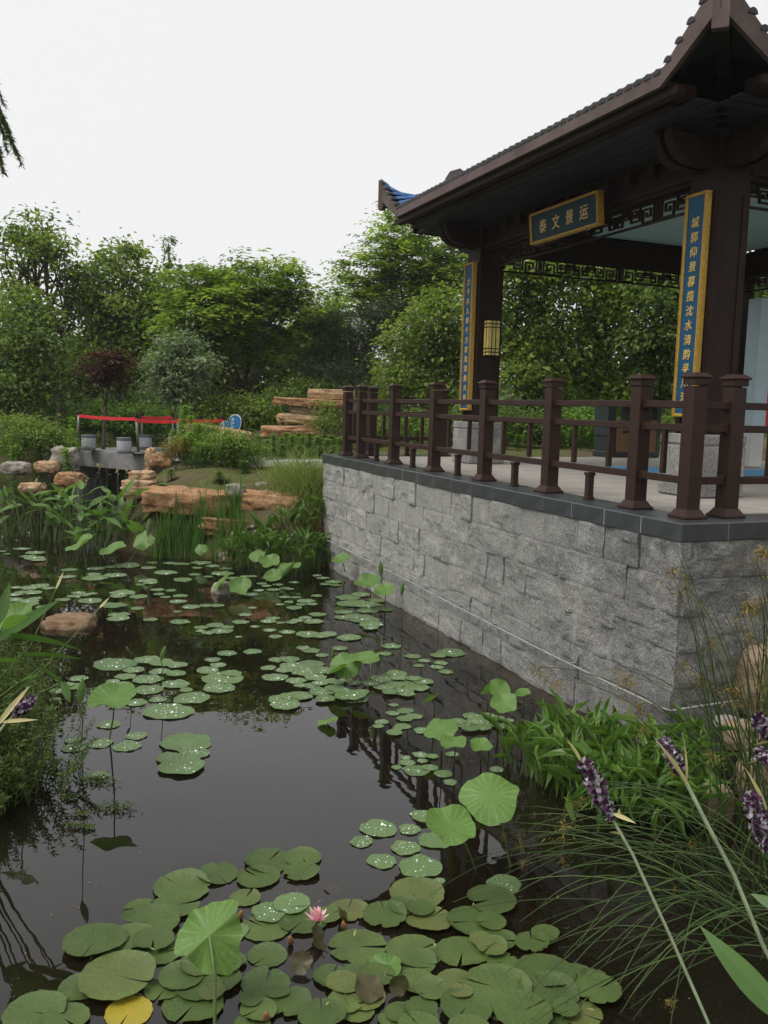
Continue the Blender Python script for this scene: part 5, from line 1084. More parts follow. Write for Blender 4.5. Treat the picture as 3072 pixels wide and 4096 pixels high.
for (p0, p1) in (((-2.123, 5.2, 1.079), (-2.041, 5.4, 1.386)), ((-1.988, 5.1, 0.988), (-1.835, 5.6, 1.222))):
    a, b = Vector(p0)-ro, Vector(p1)-ro; m.tube([Vector((0, 0, 0)), a, b], [.006, .004, .0025], 4, False); k_ = leaf_mesh('flower_spike', 'bract', .12, .016, 0, v=.4); place('flower_spike', k_, npl, b, eul(b-a, .5))
place('stem', m.mesh('stem', M['stalk'], True), npl)

# ------------------------------------------------------------------ purple flowering stems near the camera
def spike(axis, stem, bracts, label, seed, rad=.017, sw=.0045):
    """axis: flower axis top->bottom, stem: points continuing downwards, bracts: (base, tip, width)"""
    rr = np.random.default_rng(seed); org = Vector(stem[-1]); r = empty('purple_flower_spike', org, 0, label, 'flower', 'purple flower spikes at the pond edge'); A_ = [Vector(p)-org for p in axis]; S_ = [Vector(p)-org for p in stem]
    m = MB(); m.tube([A_[0], A_[-1]]+S_, [sw*.5, sw*.8]+[sw]*(len(S_)-1)+[sw*1.2], 7); place('stem', m.mesh('stem', M['rush_grey'], True), r)
    n = 64
    for nm, mt, sc, k0 in (('floret', 'purple', 1.0, 0), ('floret_hull', 'floret', .9, 1)):
        C = []; D_ = []; N_ = []
        for q in range(n):
            if q % 2 != k0: continue
            t = (q+.5)/n; p = A_[0].lerp(A_[-1], t); az = q*2.4; ax = (A_[-1]-A_[0]).normalized(); e1 = ax.orthogonal().normalized(); e2 = ax.cross(e1); o = e1*math.cos(az)+e2*math.sin(az)
            prof = rad*(.45+.75*math.sin(math.pi*min(1, .12+.88*t)))
            for g in range(5):
                j = Vector(rr.normal(size=3)*.0045); C.append(p+o*prof+j); D_.append(o*.8-ax*.8+Vector(rr.normal(size=3)*.5)); N_.append(o+Vector(rr.normal(size=3)*.6))
        V, F = leafcards(np.array([list(c) for c in C]), .017*sc, .011*sc, rr, np.array([list(c) for c in N_]), np.array([list(c) for c in D_]), .4)
        place(nm, npmesh(nm, V, F, M[mt], np.repeat(rr.random(len(C)), 2)), r)
    for (b, t, W) in bracts:
        a, e = Vector(b)-org, Vector(t)-org; place('bract', leaf_mesh('bract', 'bract', (e-a).length, W, 0, fold=.9, n=6, shape='lance', v=.5), r, a, eul(e-a, .7))
    return r
M['rush_grey'] = surf('mealy_stem', (.16, .20, .12), (.26, .31, .19), 20, .6, .2)
spike([(0.56, 2.3, 1.629), (0.642, 2.28, 1.479)], [(0.659, 2.27, 1.452), (0.697, 2.25, 1.39), (0.794, 2.2, 1.193), (0.878, 2.12, 1.009), (0.939, 2.05, 0.849)], [((0.555, 2.3, 1.622), (0.515, 2.32, 1.684), .016), ((0.643, 2.27, 1.493), (0.699, 2.24, 1.482), .013), ((0.664, 2.26, 1.439), (0.629, 2.25, 1.451), .01), ((0.661, 2.29, 1.475), (0.668, 2.3, 1.496), .01)], 'large purple flower spike leaning left in front of the arrow-leaved plants', 1)
spike([(0.888, 2.64, 1.568), (0.951, 2.62, 1.465)], [(0.955, 2.6, 1.448), (1.019, 2.56, 1.325), (1.084, 2.5, 1.201), (1.164, 2.45, 1.011), (1.353, 2.35, 0.648)], [((0.956, 2.6, 1.445), (0.949, 2.62, 1.569), .015), ((0.954, 2.58, 1.441), (0.844, 2.6, 1.592), .02)], 'purple flower spike half hidden behind its own thick pale stem', 2, .014, .0065)
spike([(0.978, 2.2, 1.59), (1.038, 2.2, 1.44)], [(1.054, 2.2, 1.404), (1.088, 2.15, 1.281), (1.148, 2.1, 1.092)], [((1.026, 2.2, 1.543), (0.965, 2.22, 1.661), .015), ((1.007, 2.2, 1.515), (0.984, 2.2, 1.508), .01)], 'purple flower spike cut by the right edge low in the photo', 3)
spike([(1.292, 2.9, 1.558), (1.348, 2.9, 1.482)], [(1.374, 2.9, 1.437), (1.416, 2.8, 1.237), (1.451, 2.7, 0.953)], [((1.349, 2.9, 1.468), (1.286, 2.9, 1.453), .014)], 'uppermost purple flower at the right edge above a pale bract', 4, .016)
spike([(1.26, 2.8, 1.463), (1.312, 2.8, 1.448)], [(1.336, 2.8, 1.426), (1.37, 2.7, 1.229), (1.387, 2.6, 1.013)], [((1.307, 2.8, 1.448), (1.225, 2.8, 1.43), .013)], 'small purple flower pointing left at the right edge', 5, .014)
spike([(-1.222, 3.0, 1.517), (-1.27, 2.95, 1.47)], [(-1.293, 2.93, 1.445), (-1.324, 2.9, 1.398), (-1.34, 2.8, 1.276)], [((-1.314, 2.93, 1.444), (-1.23, 3.0, 1.564), .022), ((-1.301, 2.93, 1.451), (-1.183, 2.95, 1.457), .016)], 'purple flower spike lying over the bank plants at the left edge', 6, .014)
bl_o = Vector((0.993, 1.95, 1.139)); bl_ = empty('long_blade_leaf', bl_o, 0, 'long green blade leaf crossing the lower right corner', 'leaf')
between((0.993, 1.95, 1.139), (0.818, 2.1, 1.274), .062, 'thalia', bl_, bl_o, .1, -.9, .3)
between((1.045, 2.1, 1.33), (0.975, 2.15, 1.338), .03, 'thalia', bl_, bl_o, .1, -.9, .3)

# ------------------------------------------------------------------ rushes
def qb(p0, p1, p2, n=11):
    return [(1-t)**2*p0+2*t*(1-t)*p1+t*t*p2 for t in [k/n for k in range(n+1)]]
rr = random.Random(77); r1 = empty('rush_clump', (1.95, 4.15, 0), 0, 'arching rush clump bending low over the water at the lower right', 'rush'); og = Vector((1.95, 4.15, 0))
def seedhead(p, d, s, seed):
    g = np.random.default_rng(seed); C = []; D_ = []
    for q in range(70):
        a = Vector(g.normal(size=3)); dd = (Vector(d)*.6+a*.55+Vector((0, 0, -.75))); C.append(list(Vector(p)+dd*s*g.uniform(.15, 1.0))); D_.append(list(dd))
    V, F = leafcards(np.array(C), s*.42, s*.06, g, None, np.array(D_)); return npmesh('seed_head', V, F, M['seed'], np.repeat(g.random(len(C)), 2))
tips = [(0.383, 4.1, 0.155), (0.535, 4.3, 0.176), (0.736, 4.5, 0.342), (0.698, 3.9, 0.134), (0.815, 3.9, 0.077), (0.929, 4.2, 0.205), (0.638, 4.4, 0.315), (0.832, 4.2, 0.26), (1.173, 4.2, 0.205), (0.585, 3.5, 0.028), (0.993, 3.7, 0.14), (0.838, 3.7, 0.11), (0.882, 3.4, 0.085), (1.062, 3.2, 0.216), (0.661, 3.4, 0.043), (1.061, 3.5, 0.14), (1.461, 4.3, 0.2), (1.104, 4.7, 0.441)]
m = MB()
for k in range(92):
    b = Vector((rr.gauss(2.02, .2), rr.gauss(4.2, .25), 0)); T = Vector(rr.choice(tips))+Vector((rr.uniform(-.12, .2), rr.uniform(-.15, .15), rr.uniform(-.05, .06))); T.z = max(.03, T.z)
    if rr.random() < .3: T = b+Vector((rr.uniform(-.6, .3), rr.uniform(-.5, .3), rr.uniform(.35, .8)))
    ctl = b.lerp(T, rr.uniform(.35, .6))+Vector((0, 0, rr.uniform(.30, .62))); m.tube([p-og for p in qb(b, ctl, T)], [.0036]*6+[.0032, .0028, .0025, .002, .0016, .001], 4, False, rr.random())
    if k % 10 == 0: place('seed_head', seedhead(T-og, (0, 0, -.2), .04, k), r1, kind='stuff')
place('stem', m.mesh('stem', M['rush'], True, True), r1)
og = Vector((2.35, 4.95, 0)); r2 = empty('rush_clump', og, 0, 'tall rush clump with drooping golden seed heads in front of the wall corner', 'rush'); m = MB()
heads = [((1.815, 5.4, 1.619), .085), ((1.891, 5.4, 1.509), .07), ((2.237, 5.1, 1.817), .11), ((2.169, 5.1, 1.473), .10), ((2.187, 5.0, 1.54), .07), ((1.537, 5.5, 0.961), .05), ((1.573, 5.4, 0.925), .08), ((1.053, 5.6, 0.907), .07), ((1.151, 5.5, 0.862), .07), ((1.601, 5.2, 0.818), .08), ((1.848, 5.2, 1.078), .06), ((1.961, 5.2, 0.989), .08), ((2.07, 5.0, 0.994), .10), ((2.03, 5.2, 1.22), .06), ((1.571, 5.0, 0.739), .05), ((2.144, 5.0, 1.321), .06), ((2.224, 4.9, 1.057), .06), ((1.144, 4.8, 0.353), .06), ((1.059, 4.7, 0.264), .07), ((1.758, 4.6, 0.249), .06), ((0.806, 4.6, 0.203), .05), ((1.908, 4.8, 0.673), .06)]
for k, (T, s) in enumerate(heads):
    T = Vector(T); b = Vector((rr.gauss(2.38, .12), rr.gauss(4.95, .2), 0)); ctl = b.lerp(T, .62)+Vector((.12, 0, .22+.25*(b-T).length*.4)); pts = qb(b, ctl, T, 12); m.tube([p-og for p in pts], [.0048]*8+[.004, .0035, .003, .0025, .002], 4, False, rr.random()); place('seed_head', seedhead(T-og, pts[-1]-pts[-2], s*1.35, 900+k), r2, kind='stuff')
for k in range(80):
    b = Vector((rr.gauss(2.40, .16), rr.gauss(4.9, .28), 0)); T = b+Vector((rr.uniform(-.7, .5), rr.uniform(-.3, .3), rr.uniform(.9, 1.9))); m.tube([p-og for p in qb(b, b.lerp(T, .5)+Vector((rr.uniform(.0, .2), 0, .1)), T)], [.0045]*7+[.004, .0035, .003, .0022, .0012], 4, False, rr.random())
place('stem', m.mesh('stem', M['rush'], True, True), r2)

# ------------------------------------------------------------------ floating and raised lotus leaves, lily pads
PADS = {
 'farleft': [(-6.36,14.49,0.058),(-6.18,14.24,0.057),(-6.15,14.77,0.138),(-5.79,14.42,0.154),(-5.75,14.06,0.132),(-5.58,13.89,0.167),(-5.47,13.74,0.119),(-4.7,11.86,0.127),(-4.77,11.68,0.141),(-4.53,11.71,0.094),(-4.75,11.38,0.122),(-4.8,11.24,0.091),(-4.62,11.4,0.123),(-4.7,10.97,0.118),(-4.46,11.07,0.089),(-4.48,10.89,0.132),(-4.42,10.7,0.144),(-4.17,10.62,0.1),(-4.95,11.66,0.078),(-4.09,11.05,0.097),(-4.01,11.27,0.106),(-4.04,11.48,0.093),(-3.73,11.02,0.156),(-3.9,11.35,0.092),(-3.84,11.4,0.077)],
 'far': [(-4.72,13.03,0.122),(-4.56,12.51,0.126),(-4.37,13.2,0.133),(-4.26,12.75,0.103),(-4.15,12.47,0.192),(-4.19,13.36,0.107),(-3.93,12.69,0.17),(-3.98,13.47,0.207),(-3.62,13.37,0.116),(-3.27,13.02,0.174),(-2.89,12.52,0.143),(-3.36,12.4,0.133),(-3.28,12.23,0.107),(-3.39,12.09,0.065),(-3.47,11.55,0.171),(-3.47,11.33,0.114),(-3.2,11.34,0.122),(-3.07,11.8,0.095),(-2.88,11.78,0.079),(-2.98,11.53,0.077),(-2.85,11.36,0.069),(-2.68,11.46,0.1),(-2.63,11.12,0.112),(-2.4,10.84,0.117),(-2.51,10.57,0.054),(-2.23,10.92,0.088),(-2.08,10.92,0.088),(-3.03,10.68,0.086),(-3.37,10.81,0.16),(-3.15,10.34,0.125),(-3.1,10.13,0.13),(-2.72,10.14,0.085),(-2.36,10.07,0.122),(-3.29,13.76,0.11),(-3.39,13.79,0.111),(-3.17,13.74,0.11),(-2.91,13.91,0.167),(-2.68,13.67,0.11),(-2.89,13.48,0.081),(-2.81,12.94,0.095),(-2.58,12.81,0.069),(-3.67,13.81,0.083),(-2.43,13.49,0.09),(-2.42,13.07,0.166),(-2.19,12.74,0.102)],
 'centre': [(-1.77,11.65,0.102),(-1.7,11.94,0.08),(-1.51,12.01,0.097),(-1.37,12.14,0.081),(-2.04,12.89,0.086),(-1.94,12.9,0.078),(-1.72,12.84,0.077),(-1.63,12.68,0.085),(-1.73,12.41,0.075),(-1.49,12.36,0.083),(-1.64,12.26,0.074),(-1.29,12.07,0.065),(-1.28,12.56,0.076),(-0.9,12.92,0.087),(-0.82,12.45,0.075),(-0.7,12.69,0.102),(-0.67,12.42,0.083),(-0.88,11.68,0.078),(-1.11,10.95,0.103),(-1.0,11.36,0.122),(-1.04,11.15,0.075),(-0.9,11.17,0.075),(-1.15,11.56,0.078),(-1.3,11.54,0.078),(-1.31,11.12,0.06),(-0.78,10.61,0.107),(-1.21,11.27,0.068),(-1.3,10.37,0.084),(-1.34,10.2,0.096),(-1.19,10.16,0.055),(-1.27,9.8,0.079),(-1.46,9.95,0.056),(-1.66,10.14,0.103),(-1.66,10.51,0.085),(-1.63,10.89,0.059),(-1.8,9.71,0.131),(-1.92,9.96,0.108),(-1.77,9.87,0.08),(-2.06,9.84,0.08),(-2.04,9.69,0.059),(-1.93,9.6,0.078),(-1.57,9.48,0.041),(-1.17,9.53,0.077),(-1.06,9.74,0.092),(-0.82,9.66,0.144),(-0.59,9.69,0.105),(-0.67,9.58,0.091),(-0.35,9.55,0.129),(-0.43,9.13,0.086),(-1.01,10.29,0.083),(-0.92,10.42,0.084),(-0.84,10.2,0.069),(-1.06,10.17,0.069)],
 'wall': [(-0.99,13.13,0.075),(-0.87,12.93,0.084),(-0.71,12.65,0.124),(-0.82,12.45,0.081),(-0.88,11.68,0.076),(-0.47,10.79,0.124),(-0.38,11.28,0.203),(-0.2,11.22,0.184),(-0.17,10.9,0.143),(-0.3,10.51,0.19),(-0.18,10.39,0.171),(-0.12,10.16,0.15),(-0.12,9.98,0.09),(-0.47,10.49,0.103),(-0.45,11.61,0.171),(-0.29,11.81,0.135),(-0.79,10.6,0.104),(-0.8,10.25,0.118),(0.04,11.01,0.126),(-0.06,11.47,0.113),(-0.35,9.56,0.134),(-0.43,9.11,0.083),(0.05,8.97,0.074),(0.12,9.27,0.107)],
 'midleft': [(-2.59,8.33,0.209),(-2.31,8.5,0.138),(-2.15,8.41,0.126),(-1.98,8.33,0.102),(-2.35,8.16,0.1),(-2.1,8.15,0.1),(-1.93,8.09,0.093),(-2.15,7.9,0.14),(-2.36,7.69,0.12),(-2.37,7.95,0.097),(-2.44,7.8,0.064),(-1.86,7.78,0.127),(-2.06,7.6,0.129),(-1.63,7.41,0.156),(-1.73,7.63,0.062),(-1.91,7.35,0.075),(-1.75,7.06,0.202),(-2.46,7.49,0.092),(-2.07,7.26,0.089),(-1.68,8.58,0.081),(-1.58,8.82,0.102),(-1.59,8.41,0.08),(-1.66,8.23,0.112),(-1.47,7.99,0.195),(-1.41,8.14,0.099),(-1.45,7.7,0.147),(-1.33,8.91,0.096),(-2.78,7.87,0.086),(-2.74,7.64,0.094),(-2.84,7.5,0.072),(-2.81,7.67,0.063),(-2.78,7.29,0.05),(-2.74,7.06,0.058),(-2.14,6.73,0.092),(-2.08,6.34,0.091),(-2.25,6.25,0.094),(-1.87,6.3,0.104),(-1.86,6.51,0.085),(-1.91,5.78,0.072),(-2.31,6.38,0.061)],
 'midbig': [(-1.45,6.4,0.189),(-1.35,6.2,0.119),(-1.51,6.09,0.092),(-1.38,5.95,0.164)],
 'dense': [(-0.99,8.06,0.12),(-1.09,8.36,0.079),(-1.04,8.64,0.088),(-0.92,8.65,0.106),(-0.69,8.51,0.138),(-0.87,8.42,0.126),(-0.72,8.24,0.145),(-0.92,8.26,0.09),(-0.78,7.98,0.098),(-0.61,8.07,0.11),(-0.54,8.26,0.112),(-0.73,9.01,0.098),(-0.6,8.85,0.072),(-0.82,9.09,0.074),(-0.86,7.45,0.112),(-0.75,7.52,0.123),(-0.8,7.28,0.129),(-0.69,7.53,0.103),(-0.52,7.64,0.114),(-0.47,7.45,0.091),(-0.4,7.74,0.095),(-0.23,7.53,0.133),(-0.33,7.65,0.083),(-0.16,7.7,0.073),(-0.62,7.79,0.074),(-0.47,7.94,0.086),(-0.55,7.86,0.075),(-0.72,7.78,0.064),(-0.24,7.96,0.076),(-0.32,8.02,0.065),(-0.38,7.88,0.054),(0.05,8.13,0.121),(0.16,8.27,0.109),(0.26,7.93,0.131),(0.13,7.92,0.105),(0.36,7.86,0.104),(0.2,7.73,0.115),(0.05,7.83,0.104),(0.42,8.03,0.093),(-0.0,7.99,0.079),(0.32,8.11,0.081),(-0.08,7.9,0.079),(0.18,8.1,0.08),(0.1,7.68,0.076),(0.25,7.65,0.076),(-0.26,7.53,0.137),(-0.2,7.65,0.102),(0.75,9.07,0.157),(0.61,8.95,0.089),(0.62,8.69,0.072),(0.57,8.54,0.071),(0.65,8.39,0.076),(0.45,8.75,0.065),(0.34,8.9,0.088),(0.39,8.57,0.057)],
 'right': [(0.13,7.38,0.043),(0.23,7.24,0.072),(0.3,7.11,0.071),(0.12,7.17,0.06),(0.22,7.04,0.07),(0.2,6.87,0.069),(0.16,6.81,0.045),(0.13,6.71,0.067),(0.35,6.79,0.068),(0.03,6.96,0.058),(-0.0,6.86,0.046),(0.79,6.5,0.065),(0.79,7.15,0.083),(0.72,6.95,0.093),(0.82,7.02,0.093),(0.92,7.16,0.071),(0.93,6.96,0.07),(0.66,7.01,0.07),(1.0,7.1,0.059),(1.02,6.9,0.069),(0.85,6.86,0.069),(0.74,6.82,0.068),(1.08,7.04,0.047),(0.28,6.0,0.095),(0.22,6.13,0.058),(0.47,5.96,0.066),(0.51,5.82,0.051),(0.38,6.05,0.058),(0.33,6.18,0.039),(0.86,6.06,0.053),(0.32,6.29,0.06),(0.41,6.26,0.045),(0.56,6.32,0.05),(0.21,6.23,0.039),(0.14,6.05,0.038)],
 'dewy': [(0.02,5.12,0.115),(-0.08,4.95,0.07),(0.31,5.3,0.089),(0.21,5.12,0.07),(0.36,4.99,0.104),(0.18,4.89,0.088),(0.04,4.73,0.084),(0.26,4.68,0.124),(0.72,5.27,0.084),(0.31,4.51,0.044),(0.36,4.53,0.033),(0.71,4.52,0.098)],
 'lily': [(-0.86,4.55,0.114),(-0.6,4.7,0.134),(-0.41,4.74,0.102),(-0.4,4.58,0.096),(-0.63,4.52,0.114),(-1.02,4.4,0.148),(-0.67,4.32,0.079),(-1.19,4.21,0.074),(-1.01,4.22,0.118),(-1.1,4.06,0.143),(-1.15,3.94,0.1),(-1.18,3.83,0.054),(-1.31,3.88,0.14),(-0.98,3.84,0.087),(-1.13,3.63,0.165),(-1.3,3.54,0.055),(-0.91,3.58,0.081),(-1.41,3.41,0.126),(-1.27,3.37,0.096),(-0.76,3.48,0.124),(-0.69,3.65,0.104),(-0.53,4.06,0.117),(-0.35,4.12,0.116),(-0.49,3.84,0.089),(-0.47,3.64,0.103),(-0.35,3.52,0.093),(-0.13,4.23,0.101),(0.01,4.2,0.059),(-0.07,3.93,0.133),(-0.18,3.7,0.084),(-0.05,3.7,0.1),(-0.15,3.46,0.059),(-0.06,3.48,0.079),(-0.49,3.38,0.072),(-0.64,3.78,0.059),(0.23,4.4,0.146),(0.28,4.16,0.118),(0.49,4.14,0.121),(0.62,4.34,0.13),(0.06,4.18,0.112),(0.2,3.9,0.13),(0.21,3.82,0.093),(0.43,3.9,0.121),(0.62,3.99,0.078),(0.77,3.97,0.081),(0.61,3.83,0.072),(0.2,3.67,0.09),(0.38,3.69,0.087),(0.8,3.76,0.129),(0.56,3.63,0.155),(0.41,3.49,0.109),(0.78,3.6,0.136),(1.01,3.63,0.101),(0.65,3.47,0.126),(0.22,3.44,0.068),(0.09,3.43,0.056),(-0.15,3.44,0.057),(0.84,3.5,0.057)],
 'lilydew': [(-0.53,4.18,0.088),(-0.42,4.26,0.096),(-0.68,4.02,0.074)],
 'lilyyel': [(-1.02,3.43,0.098)],
}

def disc_mesh(name, mat, seed, kind='lotus', nseg=40, rings=5):
    rr = random.Random(seed); ph = [rr.uniform(0, 6.28) for _ in range(6)]; V = [(0, 0, .0)]; m = MB(); notch = rr.uniform(.015, .11) if kind == 'lily' else 0
    for k in range(1, rings+1):
        t = k/rings
        for i in range(nseg):
            if kind == 'lily': a = notch*(1.0)+(2*math.pi-2*notch)*i/(nseg-1); a = a if k > 0 else a
            else: a = 2*math.pi*i/nseg
            if kind == 'lotus':
                R = 1+.035*math.sin(3*a+ph[0])+.03*math.sin(5*a+ph[1])+.018*math.sin(9*a+ph[2]); R *= 1-.07*abs(math.cos((a-ph[3])/1))**26
                z = (.018*math.sin(4*a+ph[4])+.022*math.sin(7*a+ph[5]))*t**4+.035*t**5+.004*math.cos(a*22)*t
            elif kind == 'lily':
                R = 1+.03*math.sin(2*a+ph[0])+.012*math.sin(17*a+ph[1])*(t > .9)+.012*math.sin(11*a)-(.30*math.exp(-((a-2.2-ph[3]*.4)/.10)**2)+.14*math.exp(-((a-3.4-ph[3]*.3)/.07)**2))*(seed % 4 == 1)*t; z = .012*math.sin(3*a+ph[4])*t**3+(.035*t**8)+.13*max(0, math.sin(a*.5+ph[2]))**16*t**5
            else:
                R = 1+.05*math.sin(3*a+ph[0])+.05*math.sin(5*a+ph[1])+.02*math.sin(9*a+ph[2]); z = .22*t**2*(1 if kind == 'cup' else -.6)+(.09*math.sin(3*a+ph[4])+.06*math.sin(5*a+ph[5]))*t**2.5+.008*math.cos(a*20)*t
            V.append((R*t*math.cos(a), R*t*math.sin(a), z))
    F = []; A_ = []; last = nseg if kind != 'lily' else nseg-1
    for i in range(last): F.append((0, 1+i, 1+(i+1) % nseg)); A_.append(.9)
    for k in range(rings-1):
        for i in range(last):
            b = 1+k*nseg; F.append((b+i, b+nseg+i, b+nseg+(i+1) % nseg, b+(i+1) % nseg))
            A_.append((.62 if k < 1 else .42)+(.16 if (i % 4 < 2) else 0)*(kind != 'lily')+rr.uniform(-.06, .06)-(.25 if (kind == 'lily' and k == rings-2) else 0)*(rr.random() < .3))
    m.add(V, F); m.a = A_; return m.mesh(name, M[mat], True, True)
def drops_mesh(seed, n, ref, smin=.012, smax=.03):
    rr = random.Random(seed); m = MB(); vs = ref.vertices; nv = len(vs)
    for k in range(n):
        p = vs[rr.randrange(1, nv)].co*rr.uniform(.7, .99); s = smin+(smax-smin)*rr.random()**2.2; s *= (2.4 if rr.random() < .05 else 1); h = s*.55; q = 6
        V = [(p.x+s*math.cos(6.283*i/q), p.y+s*math.sin(6.283*i/q), p.z+.0005) for i in range(q)]+[(p.x+s*.62*math.cos(6.283*i/q), p.y+s*.62*math.sin(6.283*i/q), p.z+h*.8) for i in range(q)]+[(p.x, p.y, p.z+h)]
        m.add(V, [(i, (i+1) % q, q+(i+1) % q, q+i) for i in range(q)]+[(q+i, q+(i+1) % q, 2*q) for i in range(q)])
    return m.mesh('dewdrops', M['drops'], True)
LOT = [disc_mesh('lotus_pad', 'lotus', s, 'lotus') for s in range(6)]; LDR = [drops_mesh(s, 30, LOT[s], .018, .055) for s in range(6)]; LDR2 = [drops_mesh(s+50, 42, LOT[s], .013, .042) for s in range(6)]
LDR3 = [drops_mesh(s+80, 14, LOT[s], .016, .05) for s in range(6)]
LIL = [disc_mesh('lily_pad', 'lily', s+20, 'lily', 60, 6) for s in range(10)]; LID = drops_mesh(9, 40, LIL[0], .008, .02)
LAB = {'farleft': ('lotus pad floating in the loose group near the left edge of the pond', 'lotus pads near the left edge'), 'far': ('lotus pad floating below the far shore plants', 'lotus pads below the far shore'),
 'centre': ('small lotus pad floating in the middle of the pond', 'lotus pads in the middle of the pond'), 'wall': ('lotus pad floating close to the granite wall', 'lotus pads close to the wall'),
 'midleft': ('dewy lotus pad in the wide raft left of the open water', 'lotus pads in the left raft'), 'dense': ('lotus pad in the dense raft right of the open water', 'lotus pads in the dense raft'),
 'right': ('small lotus pad floating between the dense raft and the arrow-leaved plants', 'lotus pads by the arrow-leaved plants'), 'dewy': ('dewy lotus pad floating around the two big raised lotus leaves', 'lotus pads round the raised leaves'),
 'lily': ('round notched lily pad in the raft at the bottom of the photo', 'lily pads in the front raft')}
BIG = ['large dewy lotus pad at the top of the lone group in open water', 'dewy lotus pad tucked under the large one in open water', 'small dewy lotus pad at the left of the lone group in open water', 'large dewy lotus pad at the bottom of the lone group in open water']
def pick(lst):
    d = {}
    if len(lst) < 6: return d
    for w_, f in (('largest', lambda p: -p[2]), ('leftmost', lambda p: p[0]), ('rightmost', lambda p: -p[0]), ('nearest', lambda p: p[1]), ('farthest', lambda p: -p[1]), ('smallest', lambda p: p[2])):
        for i in sorted(range(len(lst)), key=lambda i: f(lst[i])):
            if i not in d: d[i] = w_; break
    return d
rx = random.Random(21); base_l = list(PADS['lily'])
for _ in range(400):                       # smaller pads filling in between and under the large ones
    if len(PADS['lily']) > 92: break
    q = rx.choice(base_l); a = rx.uniform(0, 6.28); d_ = q[2]*rx.uniform(.8, 1.3); c = (round(q[0]+d_*math.cos(a), 3), round(q[1]+d_*math.sin(a), 3), round(rx.uniform(.05, .10), 3))
    if c[1] > 4.35-.35*abs(c[0]) or c[1] < 3.2 or any((c[0]-o[0])**2+(c[1]-o[1])**2 < (o[2]*.75)**2 for o in PADS['lily']): continue
    PADS['lily'].append(c)
cnt = 0; used = []; LP3 = [p for p in PADS['lily'] if p[0] < -.32], [p for p in PADS['lily'] if -.32 <= p[0] < .12], [p for p in PADS['lily'] if p[0] >= .12]
WORD = {}
for key in ('farleft', 'far', 'centre', 'wall', 'midleft', 'dense', 'right', 'dewy'):
    for i, w_ in pick(PADS[key]).items(): WORD[PADS[key][i]] = w_
for l in LP3:
    for i, w_ in pick(l).items(): WORD[l[i]] = w_
for key, lst in PADS.items():
    for k, (x, y, r) in enumerate(lst):
        cnt += 1; lily = key in ('lily', 'lilyyel'); K_ = (x, y, r); r = r*1.03 if lily else r
        # stack overlapping pads on one another
        lv = 0
        for (ux, uy, ur, ul) in used:
            if (ux-x)**2+(uy-y)**2 < (ur+r)**2*.96: lv = max(lv, ul+1)
        lv = lv % 7; used.append((x, y, r, lv)); z = .004+lv*(.0045 if r < .25 else .006); tl = .012
        if key == 'midbig': lab, grp = BIG[k], 'lone group of lotus pads in open water'
        elif key == 'lilydew': lab, grp = ('dewy pad at the back of the lily raft', 'dewy pad behind the pink water lily', 'dewy pad right of the raised lotus leaf in front')[k], 'dewy pads in the lily raft'
        elif key == 'lilyyel': lab, grp = ('torn bright yellow lily pad at the bottom edge', 'yellowing lily pad low at the right of the raft')[k], None
        elif key == 'lily':
            if x < -.32: lab, grp = 'notched lily pad in the left part of the front raft', 'lily pads left in the front raft'
            elif x < .12: lab, grp = 'notched lily pad around the pink water lily', 'lily pads round the pink water lily'
            else: lab, grp = 'notched lily pad in the right part of the front raft', 'lily pads right in the front raft'
            if r < .105*1.03 and k >= len(base_l): lab, grp = lab.replace('notched lily pad', 'small lily pad between larger ones'), 'small '+grp
            if (x, y) in ((PADS['lily'][20][0], PADS['lily'][20][1]),): lab = 'lily pad shaded below the raised lotus leaf in front'
        else: lab, grp = LAB[key]
        if K_ in WORD and key != 'midbig': lab = WORD[K_]+' '+lab.replace('small ', '')
        v = rnd.randrange(6); rz0 = rnd.uniform(0, 6.28)
        if lily:
            me = LIL[rnd.randrange(10)]
            if key == 'lilyyel':
                me = me.copy(); me.materials.clear(); me.materials.append(M['lily_yellow'])
            o = place('lily_pad', me, None, (x, y, z), (rnd.uniform(-tl, tl), rnd.uniform(-tl, tl), rz0), (r, r, r*.9), lab, 'lily pad', grp)
        else:
            e = 1+rnd.uniform(-.06, .06)
            o = place('lotus_pad', LOT[v], None, (x, y, z), (rnd.uniform(-tl, tl), rnd.uniform(-tl, tl), rz0), (r*e, r/e, r*.8), lab, 'lotus pad', grp)
            dm_ = (LDR2 if r > .1 else LDR)[v]
            if (key != 'far' or r > .1) and rnd.random() < .85: place('dewdrops', LDR3[v] if rnd.random() < .45 else dm_, o, kind='stuff')
# lily pads curled up out of the water
CUP = [disc_mesh('curled_pad', 'lily_under', 70+s, 'cup', 30, 4) for s in range(2)]
for k, (p, s, rt, lab) in enumerate([((-0.268, 3.924, 0.0), .06, (1.0, .3, 1.2), 'brownish curled lily pad standing up below the pink water lily'), ((-0.323, 3.748, 0.0), .05, (.8, -.5, .4), 'reddish half sunk lily pad left of the curled one'), ((-0.157, 4.129, 0.0), .04, (1.3, .2, 2.2), 'small upright curled pad right of the pink water lily'), ((-0.012, 3.577, 0.0), .07, (.35, .2, .3), 'dull brown pad turned over at the bottom of the raft'), ((0.122, 3.606, 0.0), .045, (1.35, .1, .1), 'dark upright curled pad near the bottom edge')]):
    place('curled_lily_pad', CUP[k % 2], None, (p[0], p[1], .02+s*.45*math.sin(abs(rt[0]))), rt, (s, s, s), lab, 'lily pad')
